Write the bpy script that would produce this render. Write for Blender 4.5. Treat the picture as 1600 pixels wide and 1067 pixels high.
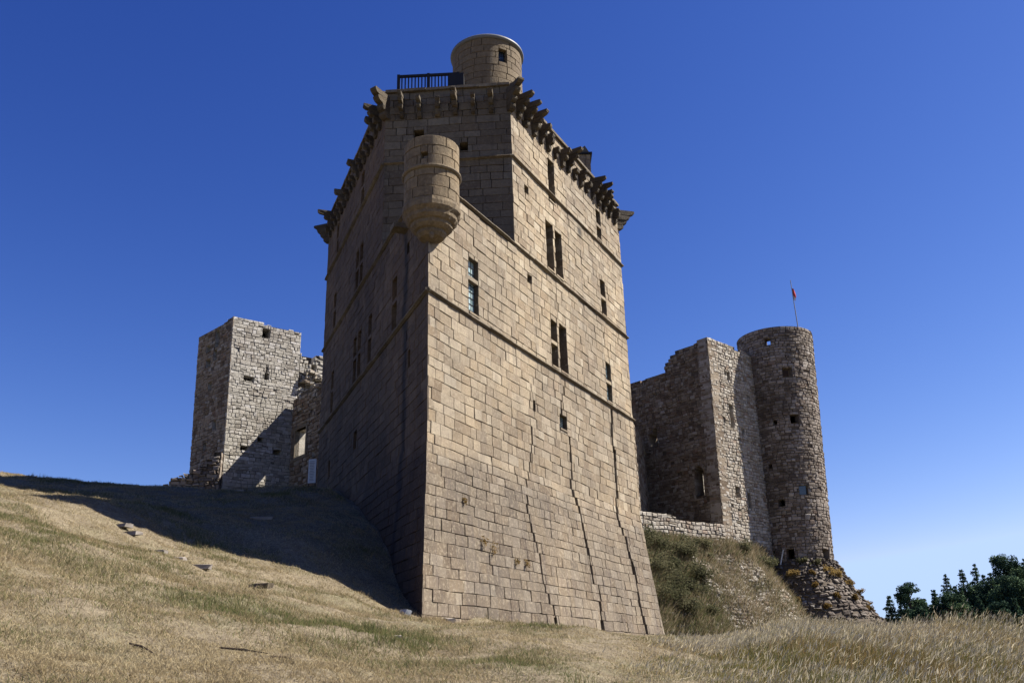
import bpy, math, random
import numpy as np
from mathutils import Vector, Matrix
R_ = math.radians
C = bpy.context.scene.collection
scn = bpy.context.scene
for o in list(bpy.data.objects): bpy.data.objects.remove(o)

# ------------------------------------------------------------------ camera, sky, sun, exposure
PITCH, ROLL, FPX = 0.353986, -0.02821981, 1442.99
cam_d = bpy.data.cameras.new('camera'); cam = bpy.data.objects.new('camera', cam_d); C.objects.link(cam)
F_ = Vector((0, math.cos(PITCH), math.sin(PITCH))); U0 = Vector((0, -math.sin(PITCH), math.cos(PITCH))); X0 = Vector((1, 0, 0))
X_ = math.cos(ROLL)*X0 + math.sin(ROLL)*U0; U_ = -math.sin(ROLL)*X0 + math.cos(ROLL)*U0
m = Matrix((X_, U_, -F_)).transposed().to_4x4(); m.translation = Vector((0, 0, 1.6)); cam.matrix_world = m
cam_d.sensor_width = 36; cam_d.lens = FPX/1600*36; cam_d.clip_start = 0.1; cam_d.clip_end = 4000
scn.camera = cam
SUN_AZ, SUN_EL = R_(83.5), R_(48)
w = bpy.data.worlds.new('World'); scn.world = w; w.use_nodes = True
nt = w.node_tree; nt.nodes.clear()
sky = nt.nodes.new('ShaderNodeTexSky'); sky.sky_type = 'NISHITA'; sky.sun_disc = False
sky.sun_elevation = SUN_EL; sky.sun_rotation = SUN_AZ; sky.altitude = 700; sky.air_density = 1.0; sky.dust_density = 0.25; sky.ozone_density = 4.0
# contrasty slide-film response of the sky: each channel gets its own gamma
sep = nt.nodes.new('ShaderNodeSeparateColor'); hsv = nt.nodes.new('ShaderNodeCombineColor'); nt.links.new(sky.outputs[0], sep.inputs[0])
for i, (p_, k_) in enumerate(((1.95, .315), (1.60, .318), (1.12, .76))):
    a_ = nt.nodes.new('ShaderNodeMath'); a_.operation = 'POWER'; a_.inputs[1].default_value = p_; nt.links.new(sep.outputs[i], a_.inputs[0])
    b_ = nt.nodes.new('ShaderNodeMath'); b_.operation = 'MULTIPLY'; b_.inputs[1].default_value = k_; nt.links.new(a_.outputs[0], b_.inputs[0])
    c_ = nt.nodes.new('ShaderNodeMath'); c_.operation = 'MINIMUM'; c_.inputs[1].default_value = (3.4, 4.6, 7.)[i]; nt.links.new(b_.outputs[0], c_.inputs[0]); nt.links.new(c_.outputs[0], hsv.inputs[i])
bg = nt.nodes.new('ShaderNodeBackground'); bg.inputs['Strength'].default_value = 0.0595
wo = nt.nodes.new('ShaderNodeOutputWorld')
nt.links.new(hsv.outputs[0], bg.inputs['Color']); nt.links.new(bg.outputs[0], wo.inputs['Surface'])
sd = bpy.data.lights.new('sun', 'SUN'); sd.energy = 5.0; sd.angle = R_(0.5); sd.color = (1.0, 0.93, 0.82)
sun = bpy.data.objects.new('sun', sd); C.objects.link(sun)
SV = Vector((math.sin(SUN_AZ)*math.cos(SUN_EL), math.cos(SUN_AZ)*math.cos(SUN_EL), math.sin(SUN_EL)))
sun.rotation_euler = SV.to_track_quat('Z', 'Y').to_euler(); sun.location = SV*100
scn.view_settings.view_transform = 'Standard'; scn.view_settings.look = 'None'; scn.view_settings.gamma = 1; scn.view_settings.exposure = 1.4
scn.view_settings.use_curve_mapping = False
scn.cycles.max_bounces = 5; scn.cycles.diffuse_bounces = 1

# ------------------------------------------------------------------ object helpers
def tag(o, label=None, cat=None, group=None, kind=None):
    if label: o['label'] = label
    if cat: o['category'] = cat
    if group: o['group'] = group
    if kind: o['kind'] = kind
    return o
def thing(name, label, cat, loc, group=None):
    o = bpy.data.objects.new(name, None); C.objects.link(o); o.location = loc; o.empty_display_size = .3
    return tag(o, label, cat, group)
def worldloc(o):
    v = Vector(o.location)
    while o.parent: o = o.parent; v += Vector(o.location)
    return v
def link(name, me, mats, parent=None, loc=None):
    o = bpy.data.objects.new(name, me); C.objects.link(o)
    for mt in (mats if isinstance(mats, (list, tuple)) else [mats]): me.materials.append(mt)
    if parent: o.parent = parent
    if loc is not None: o.location = loc
    return o
class MB:
    """collects faces in world coordinates, links them as one mesh"""
    def __init__(s): s.v = []; s.f = []; s.a = []; s.m = []
    def face(s, pts, a=0.5, mi=0):
        n = len(s.v); s.v += [tuple(p) for p in pts]; s.f.append(tuple(range(n, n+len(pts)))); s.a.append(a); s.m.append(mi)
    def poly(s, vs, fs, a=0.5, mi=0):
        n = len(s.v); s.v += [tuple(p) for p in vs]
        for f in fs: s.f.append(tuple(i+n for i in f)); s.a.append(a); s.m.append(mi)
    def box(s, c, sx, sy, sz, ax=(1, 0, 0), a=0.5, mi=0, jit=0, rng=None, up=None):
        ax = Vector(ax).normalized(); uz = Vector(up).normalized() if up else Vector((0, 0, 1)); ay = uz.cross(ax).normalized(); c = Vector(c); vs = []
        for k in range(8):
            i, j, l = (k & 1)*2-1, (k >> 1 & 1)*2-1, (k >> 2)*2-1
            p = c + ax*(i*sx/2) + ay*(j*sy/2) + uz*(l*sz/2)
            if jit: p += Vector([rng.uniform(-jit, jit) for _ in range(3)])
            vs.append(p)
        s.poly(vs, [(0, 2, 3, 1), (4, 5, 7, 6), (0, 1, 5, 4), (2, 6, 7, 3), (0, 4, 6, 2), (1, 3, 7, 5)], a, mi)
    def tube(s, pts, rad, n=6, a=0.5, mi=0):
        rad = rad if isinstance(rad, (list, tuple)) else [rad]*len(pts); vs = []
        pts = [Vector(p) for p in pts]
        for i, p in enumerate(pts):
            t = (pts[min(i+1, len(pts)-1)]-pts[max(i-1, 0)]).normalized(); u = t.orthogonal().normalized() if i == 0 else (u - t*u.dot(t)).normalized(); v = t.cross(u)
            vs += [p + (u*math.cos(2*math.pi*k/n) + v*math.sin(2*math.pi*k/n))*rad[i] for k in range(n)]
        fs = [(i*n+k, i*n+(k+1) % n, (i+1)*n+(k+1) % n, (i+1)*n+k) for i in range(len(pts)-1) for k in range(n)]
        fs += [tuple(range(n))[::-1], tuple(range((len(pts)-1)*n, len(pts)*n))]
        s.poly(vs, fs, a, mi)
    def lathe(s, c, prof, n=40, a=0.5, mi=0, rng=None):
        vs = [(c[0]+r*math.cos(2*math.pi*k/n), c[1]+r*math.sin(2*math.pi*k/n), z) for r, z in prof for k in range(n)]
        base = len(s.v); s.v += vs
        for i in range(len(prof)-1):
            for k in range(n):
                s.f.append((base+i*n+k, base+i*n+(k+1) % n, base+(i+1)*n+(k+1) % n, base+(i+1)*n+k)); s.a.append(a); s.m.append(mi)
    def build(s, name, mats, parent=None, smooth=False):
        off = worldloc(parent) if parent else Vector((0, 0, 0))
        return mesh_np(name, np.array(s.v, dtype=np.float32)-np.array(off, dtype=np.float32), s.f, s.a, s.m, mats, parent, smooth)
def mesh_np(name, v, f, a, mi, mats, parent=None, smooth=False):
    me = bpy.data.meshes.new(name); me.from_pydata(np.asarray(v).tolist(), [], f)
    at = me.attributes.new('blk', 'FLOAT', 'FACE'); at.data.foreach_set('value', np.asarray(a, dtype=np.float32))
    me.polygons.foreach_set('material_index', np.asarray(mi, dtype=np.int32))
    if smooth: me.polygons.foreach_set('use_smooth', [True]*len(f))
    me.update()
    return link(name, me, mats, parent)
def quads_np(name, V, A, mats, parent=None, off=(0, 0, 0)):
    """V: (n,4,3) array of quads, A: (n,) face values"""
    n = len(V); me = bpy.data.meshes.new(name)
    me.vertices.add(n*4); me.vertices.foreach_set('co', (V.reshape(-1, 3)-np.array(off)).astype(np.float32).ravel())
    me.loops.add(n*4); me.loops.foreach_set('vertex_index', np.arange(n*4, dtype=np.int32))
    me.polygons.add(n); me.polygons.foreach_set('loop_start', np.arange(0, n*4, 4, dtype=np.int32))
    me.update(calc_edges=True)
    at = me.attributes.new('blk', 'FLOAT', 'FACE'); at.data.foreach_set('value', A.astype(np.float32))
    return link(name, me, mats, parent)

# ------------------------------------------------------------------ materials
class NT:
    def __init__(s, name, rough=0.9):
        s.m = bpy.data.materials.new(name); s.m.use_nodes = True; s.t = s.m.node_tree; s.b = s.t.nodes['Principled BSDF']
        s.b.inputs['Roughness'].default_value = rough; s.b.inputs['Specular IOR Level'].default_value = 0.25
        s.pos = s.n('ShaderNodeNewGeometry').outputs['Position']
    def n(s, t, **k):
        x = s.t.nodes.new(t)
        for a, b in k.items(): setattr(x, a, b)
        return x
    def l(s, a, b): s.t.links.new(a, b)
    def attr(s, name='blk'): x = s.n('ShaderNodeAttribute'); x.attribute_name = name; return x.outputs['Fac']
    def math(s, op, a, b=None, clamp=False):
        x = s.n('ShaderNodeMath', operation=op, use_clamp=clamp)
        for i, q in enumerate((a, b)):
            if q is None: continue
            if isinstance(q, (int, float)): x.inputs[i].default_value = q
            else: s.l(q, x.inputs[i])
        return x.outputs[0]
    def mapr(s, v, a, b, c=0., d=1.):
        x = s.n('ShaderNodeMapRange'); x.clamp = True; s.l(v, x.inputs[0])
        for i, q in enumerate((a, b, c, d)): x.inputs[i+1].default_value = q
        return x.outputs[0]
    def scale(s, vec, sc):
        x = s.n('ShaderNodeMapping'); x.inputs['Scale'].default_value = sc; s.l(vec, x.inputs['Vector']); return x.outputs[0]
    def noise(s, sc, det=4, rough=.55, vec=None, dist=0.):
        x = s.n('ShaderNodeTexNoise'); x.inputs['Scale'].default_value = sc; x.inputs['Detail'].default_value = det; x.inputs['Roughness'].default_value = rough; x.inputs['Distortion'].default_value = dist
        s.l(vec or s.pos, x.inputs['Vector']); return x.outputs['Fac']
    def ramp(s, v, stops, mode='LINEAR'):
        x = s.n('ShaderNodeValToRGB'); x.color_ramp.interpolation = mode; e = x.color_ramp.elements
        while len(e) < len(stops): e.new(0.5)
        for q, (p, c) in zip(e, stops): q.position = p; q.color = (*c, 1) if len(c) == 3 else c
        s.l(v, x.inputs[0]); return x.outputs[0]
    def mix(s, f, a, b, mode='MIX'):
        x = s.n('ShaderNodeMix', data_type='RGBA', blend_type=mode)
        for i, q in ((0, f), (6, a), (7, b)):
            if isinstance(q, (int, float)): x.inputs[i].default_value = q
            elif isinstance(q, tuple): x.inputs[i].default_value = (*q, 1)
            else: s.l(q, x.inputs[i])
        return x.outputs[2]
    def white(s, v, k=0):
        x = s.n('ShaderNodeTexWhiteNoise', noise_dimensions='1D'); s.l(s.math('ADD', s.math('MULTIPLY', v, 917.3), k*1.37), x.inputs['W']); return x.outputs['Value']
    def out(s, col, bump=None, strength=.4, dist=.02, alb=.6):
        if isinstance(col, tuple): col = tuple(q*alb for q in col)
        else: col = s.mix(1.0, col, (alb, alb, alb), 'MULTIPLY')
        if isinstance(col, tuple): s.b.inputs['Base Color'].default_value = (*col, 1)
        else: s.l(col, s.b.inputs['Base Color'])
        if bump is not None:
            x = s.n('ShaderNodeBump'); x.inputs['Strength'].default_value = strength; x.inputs['Distance'].default_value = dist; s.l(bump, x.inputs['Height']); s.l(x.outputs[0], s.b.inputs['Normal'])
        return s.m

def ashlar_mat(name, tint=(1, 1, 1), stain=True, lichen=.5, contrast=1.0, keepz=False):
    # contrast < 1 evens out the tone from block to block
    t = NT(name, .88); a = t.attr(); r1 = t.white(a, 1); r2 = t.white(a, 2); r3 = t.white(a, 3)
    c = t.ramp(r1, [(0, (.24, .185, .13)), (.12, (.32, .25, .175)), (.3, (.38, .31, .22)), (.55, (.44, .365, .268)), (.8, (.49, .42, .32)), (.93, (.60, .545, .45)), (1, (.36, .27, .19))])
    c = t.mix(t.math('MULTIPLY', r2, .45), c, (.37, .35, .31))                    # some blocks greyer
    if contrast < 1: c = t.mix(contrast, (.42, .35, .26), c)
    sp = t.separate = t.n('ShaderNodeSeparateXYZ'); t.l(t.pos, sp.inputs[0]); z = sp.outputs['Z']
    if keepz:   # battered base is a greyer, more weathered stone
        lo = t.mapr(t.math('ADD', z, t.math('MULTIPLY', t.noise(.5, 3), 1.6)), 9.9, 9.2)
        c = t.mix(t.math('MULTIPLY', lo, t.mapr(t.noise(.8, 4), .35, .6, .7, 1.0)), c, t.mix(1.0, c, (.47, .468, .50), 'MULTIPLY'))
        n7 = t.noise(1.0, 5, .65, t.scale(t.pos, (3.4, 3.4, .35))); c = t.mix(t.math('MULTIPLY', lo, t.mapr(n7, .5, .66, 0, .6)), c, (.13, .11, .115))
    n1 = t.noise(.45, 5, .6); c = t.mix(t.mapr(n1, .45, .68, 0, .62*lichen), c, (.21, .19, .16))
    n2 = t.noise(2.2, 6, .7); c = t.mix(t.mapr(n2, .48, .72, 0, .75*lichen), c, (.15, .13, .105))
    if stain:  # water runs down the face
        n3 = t.noise(1.0, 4, .6, t.scale(t.pos, (2.6, 2.6, .16))); c = t.mix(t.mapr(n3, .52, .72, 0, .6), c, (.17, .15, .135))
    n4 = t.noise(38, 3, .7); c = t.mix(t.mapr(n4, .32, .66, 0, .7), c, t.mix(.55, c, (.12, .095, .07)))
    n5 = t.noise(9, 4, .6); c = t.mix(t.mapr(n5, .5, .7, 0, .45), c, (.54, .49, .40)); n6 = t.noise(6.3, 5, .65, t.scale(t.pos, (1, 1, 1.7))); c = t.mix(t.mapr(n6, .52, .7, 0, .5), c, (.19, .155, .12))
    c = t.mix(t.mapr(t.noise(.17, 4, .6), .42, .6), t.mix(1.0, c, (.80, .79, .79), 'MULTIPLY'), t.mix(1.0, c, (1.08, 1.06, 1.02), 'MULTIPLY'))
    c = t.mix(1.0, c, tint, 'MULTIPLY')
    h = t.math('ADD', t.math('MULTIPLY', t.noise(14, 5, .65), 1.0), t.math('MULTIPLY', t.noise(55, 3, .6), .45))
    return t, c, h
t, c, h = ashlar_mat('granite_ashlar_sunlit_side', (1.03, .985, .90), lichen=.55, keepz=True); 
# soot mark on the upper wall
vm = t.n('ShaderNodeVectorMath', operation='DISTANCE'); t.l(t.pos, vm.inputs[0]); vm.inputs[1].default_value = (-2.818+13.9*.4552, 29+13.9*.8904, 22.63)
c = t.mix(t.mapr(t.math('ADD', vm.outputs['Value'], t.math('MULTIPLY', t.noise(5, 3), .25)), .22, .55, .9, 0), c, (.03, .025, .02))
M_ASH = t.out(c, h, .8, .03, .70)
t, c, h = ashlar_mat('granite_ashlar_shade_tinted_side', (.50, .405, .325), lichen=.8, keepz=True)  # dark tint: lichened stone plus the shade of this side painted in
# dark run-off stain below the spout, 3 m from the edge of the spur
P0 = Vector((-2.818, 29.0, 0)); DLv = Vector((math.sin(R_(-22.219)), math.cos(R_(-22.219)), 0)); DRv = Vector((math.sin(R_(27.079)), math.cos(R_(27.079)), 0))
dp = t.n('ShaderNodeVectorMath', operation='DOT_PRODUCT'); sb = t.n('ShaderNodeVectorMath', operation='SUBTRACT'); sb.inputs[1].default_value = P0
t.l(t.pos, sb.inputs[0]); t.l(sb.outputs[0], dp.inputs[0]); dp.inputs[1].default_value = DLv
sd_ = t.math('ADD', t.math('SUBTRACT', dp.outputs['Value'], 2.95), t.math('MULTIPLY', t.math('SUBTRACT', t.noise(.7, 4), .5), 1.3))
mk = t.math('MULTIPLY', t.mapr(t.math('ABSOLUTE', sd_), .12, .42, 1, 0), t.mapr(t.separate.outputs['Z'], 18.4, 17.6))
M_ASHL = t.out(t.mix(t.math('MULTIPLY', mk, .85), c, (.03, .026, .024)), h, .6, .03)
t, c, h = ashlar_mat('granite_ashlar_shade_tinted_front', (.50, .49, .475), lichen=.5); M_ASHC = t.out(c, h, .5, .03)  # same stone, its tint halved to paint in the front wall's shade
t, c, h = ashlar_mat('granite_lichened_turret', (.78, .70, .57), lichen=1.0, contrast=.6); M_TUR = t.out(c, h, .8, .04)
t, c, h = ashlar_mat('granite_roof_turret', (.66, .59, .48), lichen=.35, contrast=.45); M_TUR2 = t.out(c, h, .8, .04)
t, c, h = ashlar_mat('granite_trim', (.68, .645, .58), lichen=.9); M_TRIM = t.out(c, h, .8, .04)
t, c, h = ashlar_mat('granite_corbel', (.36, .33, .28), lichen=1.0); M_CORB = t.out(c, h, .9, .04)  # dark tint covers lichen and the painted shade of the undersides
def rubble_mat(name, cols, dark=.5, tint=(1, 1, 1), red=.6):
    t = NT(name, .92); a = t.attr(); r1 = t.white(a, 1); r2 = t.white(a, 2)
    c = t.ramp(r1, cols)
    c = t.mix(t.mapr(r2, .8, 1, 0, red), c, (.27, .15, .09))
    c = t.mix(t.mapr(t.noise(.35, 5, .6), .48, .66, 0, dark), c, (.10, .08, .065))
    c = t.mix(t.mapr(t.noise(3, 5, .7), .5, .72, 0, .6), c, (.12, .095, .075))
    c = t.mix(t.mapr(t.noise(26, 3, .7), .35, .7, 0, .4), c, t.mix(.5, c, (.08, .065, .05)))
    c = t.mix(t.mapr(t.noise(.75, 5, .65), .52, .60, 0, .72), c, cols[1][1] if cols[1][1][0] > .3 else cols[2][1])   # surviving render and mortar
    c = t.mix(1.0, c, tint, 'MULTIPLY')
    return t.out(c, t.math('ADD', t.noise(9, 5, .65), t.math('MULTIPLY', t.noise(40, 2), .4)), .8, .05)
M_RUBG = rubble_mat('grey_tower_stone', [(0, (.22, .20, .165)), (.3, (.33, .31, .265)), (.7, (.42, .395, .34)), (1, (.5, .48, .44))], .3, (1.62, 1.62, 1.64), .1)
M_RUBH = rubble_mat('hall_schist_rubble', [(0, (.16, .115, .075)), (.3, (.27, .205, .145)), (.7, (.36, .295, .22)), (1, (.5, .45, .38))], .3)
M_RUBR = rubble_mat('round_tower_rubble', [(0, (.15, .12, .10)), (.35, (.26, .22, .18)), (.75, (.38, .335, .29)), (1, (.55, .51, .46))], .6, (1.02, 1.0, .99), .4)
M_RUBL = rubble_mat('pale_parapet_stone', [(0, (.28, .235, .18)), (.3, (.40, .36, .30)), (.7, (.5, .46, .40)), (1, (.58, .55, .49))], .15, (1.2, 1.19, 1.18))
def plain(name, col, rough=.8, noise_amt=.3, sc=6., met=0.):
    t = NT(name, rough); c = t.mix(t.mapr(t.noise(sc, 4), .3, .7, 0, noise_amt), col, tuple(q*.45 for q in col)); t.b.inputs['Metallic'].default_value = met
    return t.out(c, t.noise(sc*4, 3), .3, .01)
M_JOINT = plain('recessed_joint', (.15, .12, .09), .95)
M_MORT = plain('old_lime_mortar', (.15, .12, .09), .95, .6)
M_MORTP = plain('pale_mortar', (.24, .21, .17), .95, .6)
M_IRON = plain('dark_iron', (.018, .018, .02), .6)
M_LEAD = plain('lead_cap', (.20, .21, .23), .5)
M_WOODD = plain('dark_timber', (.03, .022, .016), .7)
M_DECK = plain('stone_paving', (.25, .2, .15), .9)
M_PANEL = plain('white_panel', (.72, .75, .80), .5, .05)
M_POLE = plain('grey_pole', (.30, .31, .33), .4)
M_FLAGR = plain('red_cloth', (.55, .03, .03), .8); M_FLAGY = plain('white_cloth', (.75, .72, .70), .8)
M_INK = plain('grey_ink', (.10, .11, .13), .8)
M_STONE = plain('step_stone', (.36, .32, .29), .9, .5, 5); M_LITTER = plain('pale_scrap', (.62, .66, .70), .6, .2)
M_TWIG = plain('dry_twig', (.09, .06, .04), .9)
gm = NT('leaded_glass', .25); gm.b.inputs['Specular IOR Level'].default_value = .8
M_GLASS = gm.out(gm.mix(gm.mapr(gm.noise(3, 2), .4, .6), (.24, .36, .38), (.46, .60, .62)))  # pale blue base colour stands in for reflected sky
gm = NT('dark_glass', .06); gm.b.inputs['Specular IOR Level'].default_value = .8; M_GLASSD = gm.out((.03, .045, .06))

def leaf_mat(name, stops, rough=.7, trans=.42):
    t = NT(name, rough); c = t.mix(1.0, t.ramp(t.attr(), stops), (.74, .72, .70), 'MULTIPLY')
    t.b.inputs['Specular IOR Level'].default_value = .03; t.l(c, t.b.inputs['Base Color'])
    tr = t.n('ShaderNodeBsdfTranslucent'); t.l(c, tr.inputs[0]); mx = t.n('ShaderNodeMixShader'); mx.inputs[0].default_value = trans
    t.l(t.b.outputs[0], mx.inputs[1]); t.l(tr.outputs[0], mx.inputs[2]); t.l(mx.outputs[0], t.t.nodes['Material Output'].inputs['Surface'])
    return t.m
M_GRASS = leaf_mat('mown_dry_grass', [(0, (.52, .45, .30)), (.3, (.41, .34, .20)), (.55, (.30, .23, .14)), (.7, (.26, .23, .12)), (.85, (.16, .18, .075)), (1, (.10, .14, .045))])
M_TALL = leaf_mat('tall_dry_grass', [(0, (.68, .63, .48)), (.25, (.50, .42, .25)), (.45, (.36, .255, .12)), (.6, (.27, .18, .08)), (.8, (.20, .21, .08)), (1, (.11, .15, .045))])
M_BANK = leaf_mat('bank_weeds', [(0, (.46, .42, .32)), (.3, (.33, .28, .19)), (.6, (.22, .17, .11)), (.8, (.15, .155, .075)), (1, (.09, .115, .05))])
M_PINE = leaf_mat('conifer_needles', [(0, (.025, .052, .04)), (.5, (.052, .10, .062)), (1, (.15, .22, .10))], .7, .1)
M_LEAF = leaf_mat('shrub_leaves', [(0, (.06, .07, .04)), (.5, (.115, .12, .068)), (1, (.24, .225, .14))])
M_TUFT = leaf_mat('dry_wall_plants', [(0, (.10, .075, .03)), (.5, (.24, .16, .055)), (1, (.36, .27, .11))])
M_BARK = plain('bark', (.10, .075, .055), .9)

# ------------------------------------------------------------------ terrain
TC = np.array([(0, 0, 0), (0, 6, .6), (0, 13, 1.55), (1, 20, 2.5), (-1, 24, 2.85), (-2.9, 27.6, 3.3), (1, 35.5, 3.2), (4, 41, 3.2), (7.1, 46.5, 3.2),
 (-4.3, 8.5, 1.55), (-9, 8, 2.6), (-6, 14, 2.75), (-10, 16, 4.3), (-4, 20, 3.05),
 (-4.09, 28.5, 4.05), (-5.64, 28.4, 4.75), (-7.93, 28.2, 5.2), (-10.8, 27.9, 6.1), (-12.6, 27.9, 7.0), (-15.2, 27.5, 7.3),
 (-3.5, 30.8, 4.5), (-4.0, 31.9, 5.6), (-4.9, 34.0, 6.8), (-6.5, 38.1, 8.6), (-8.1, 41.9, 10.0), (-9.9, 46.4, 10.45), (-11.5, 50, 10.6), (-14.6, 49.5, 10.7), (-9.6, 48.5, 10.5),
 (-11.5, 36, 8.3), (-14, 41, 10.1), (-17.5, 46.5, 11.0), (-19, 50, 11.5), (-21.5, 40, 10.6), (-26, 42, 11.55), (-24, 33, 9.6), (-20, 60, 11.8), (-30, 60, 12.), (-35, 45, 11.5), (-35, 25, 9.5), (-20, 15, 6.8),
 (5, 12, 1.0), (9, 12, .55), (3.5, 18, 1.95), (8, 20, 1.7), (14, 22, 1.4), (6.6, 28, 2.6), (11, 30, 2.4), (16, 31, 2.0), (22, 30, 1.3), (8, 38, 3.0), (11, 46, 3.2), (9, 53, 3.6), (15, 56, 3.6), (19, 60, 3.9), (26, 62, 2.2), (24, 45, 1.4),
 (0, 60, 10), (6, 62, 9), (-6, 60, 11), (-35, 75, 9), (0, 80, 6), (35, 70, 0), (20, 85, 0), (50, 40, -3), (40, 15, -2), (-10, -12, 0), (12, -12, -2), (-40, 0, 6)], float)
def tps_fit(P):
    n = len(P); X = P[:, :2]/30; d = np.hypot(*(X[:, None]-X[None]).transpose(2, 0, 1)); K = np.where(d > 0, d*d*np.log(d+1e-12), 0)+np.eye(n)*1e-4
    A = np.zeros((n+3, n+3)); A[:n, :n] = K; A[:n, n] = 1; A[:n, n+1:] = X; A[n:, :n] = A[:n, n:].T
    return np.linalg.solve(A, np.concatenate([P[:, 2], np.zeros(3)]))
TWt = tps_fit(TC)
def ground(x, y):
    x = np.asarray(x, float); y = np.asarray(y, float); sh = x.shape; x = x.ravel(); y = y.ravel(); o = np.zeros(len(x)); n = len(TC)
    xc = np.clip(x, -48, 55); yc = np.clip(y, -14, 88)
    for i in range(0, len(x), 40000):
        a = xc[i:i+40000]/30; b = yc[i:i+40000]/30
        d2 = (a[:, None]-TC[None, :, 0]/30)**2+(b[:, None]-TC[None, :, 1]/30)**2
        o[i:i+40000] = (0.5*d2*np.log(d2+1e-12))@TWt[:n]+TWt[n]+TWt[n+1]*a+TWt[n+2]*b
    # beyond the castle hill: a valley, with a wooded rise to the right
    far = np.clip(np.hypot(x-xc, y-yc)/60, 0, 1); far = far*far*(3-2*far)
    hill = 9*np.exp(-((x-95)/60)**2-((y-165)/45)**2) + 7*np.exp(-((x-150)/60)**2-((y-160)/60)**2)-6
    o = o*(1-far)+hill*far
    o += (.11*np.sin(x*1.15+1.9*np.sin(y*.62))*np.sin(y*.95+.4+.8*np.sin(x*.5))+.035*np.sin(x*1.9+1.3*np.sin(y*.8))*np.sin(y*1.6+.7)+.038*np.sin(x*4.3+y*2.1)*np.sin(y*3.7-x*1.1)+.012*np.sin(x*9.1+y*3)*np.sin(y*8.3-x*2.))
    return o.reshape(sh)
def gz(x, y): return float(ground(np.array([x]), np.array([y]))[0])
def make_ground():
    def axis(a, b, st, lo, hi, g):
        v = list(np.arange(a, b, st)); s = st; x = b
        while x < hi: v.append(x); s *= g; x += s
        v.append(hi); s = st; x = a-st; w = []
        while x > lo: w.append(x); s *= g; x -= s
        w.append(lo); return np.array(w[::-1]+v)
    xs = axis(-27, 20, .22, -1500, 1500, 1.12); ys = axis(6, 62, .22, -400, 2500, 1.12)
    X, Y = np.meshgrid(xs, ys); Z = ground(X, Y); nx, ny = len(xs), len(ys)
    v = np.stack([X.ravel(), Y.ravel(), Z.ravel()], 1).astype(np.float32)
    i = np.arange(nx*ny).reshape(ny, nx); q = np.stack([i[:-1, :-1], i[:-1, 1:], i[1:, 1:], i[1:, :-1]], -1).reshape(-1, 4)
    me = bpy.data.meshes.new('ground'); me.vertices.add(len(v)); me.vertices.foreach_set('co', v.ravel())
    me.loops.add(q.size); me.loops.foreach_set('vertex_index', q.astype(np.int32).ravel()); me.polygons.add(len(q)); me.polygons.foreach_set('loop_start', np.arange(0, q.size, 4, dtype=np.int32))
    me.polygons.foreach_set('use_smooth', [True]*len(q)); me.update(calc_edges=True)
    t = NT('dry_turf', .95)
    c = t.ramp(t.noise(1.4, 6, .7), [(.25, (.12, .095, .06)), (.45, (.21, .17, .11)), (.6, (.29, .24, .16)), (.8, (.17, .14, .085))])
    c = t.mix(t.mapr(t.noise(.33, 4, .6), .5, .65, 0, .55), c, (.12, .13, .05))
    c = t.mix(t.mapr(t.noise(7, 5, .7), .42, .62, 0, .75), c, (.10, .075, .045)); c = t.mix(t.mapr(t.noise(34, 4, .7), .5, .64, 0, .7), c, (.38, .32, .22))
    return tag(link('ground', me, t.out(c, t.noise(18, 5, .7), .9, .06, .7)), 'dry grassy hillside rising from the foreground to the foot of the castle', 'ground', kind='structure')
make_ground()

# ------------------------------------------------------------------ masonry generator
class Surf:
    def __init__(s, M): s.M = M
def plane(p0, d, n, lean=(0, 0), zt=20.):
    p0 = Vector((p0[0], p0[1], 0)); d = Vector((d[0], d[1], 0)).normalized(); n = Vector((n[0], n[1], 0)).normalized()
    def M(s, z, o): p = p0+d*s+n*o; k = (zt-z); return (p.x+lean[0]*k, p.y+lean[1]*k, z)
    return M
def cyl(cx, cy, r, az0, lean=(0, 0), zt=20., taper=0.):
    def M(s, z, o):
        k = zt-z; rr = r+taper*k+o; a = az0-s/r      # s grows towards image right when az0 faces the camera
        return (cx+lean[0]*k+rr*math.sin(a), cy+lean[1]*k+rr*math.cos(a), z)
    return M
def courses(z0, z1, a, b, rng):
    z = [z0]
    while z[-1] < z1-a*.6: z.append(z[-1]+rng.uniform(a, b))
    k = (z1-z0)/(z[-1]-z0); return [z0+(q-z0)*k for q in z]
def subtract(rs, h):
    out = []
    for a, b, c, d in rs:
        if h[0] >= b or h[1] <= a or h[2] >= d or h[3] <= c: out.append((a, b, c, d)); continue
        if h[0] > a: out.append((a, h[0], c, d))
        if h[1] < b: out.append((h[1], b, c, d))
        x0, x1 = max(a, h[0]), min(b, h[1])
        if h[2] > c: out.append((x0, x1, c, h[2]))
        if h[3] < d: out.append((x0, x1, h[3], d))
    return [r for r in out if r[1]-r[0] > .05 and r[3]-r[2] > .05]
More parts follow.
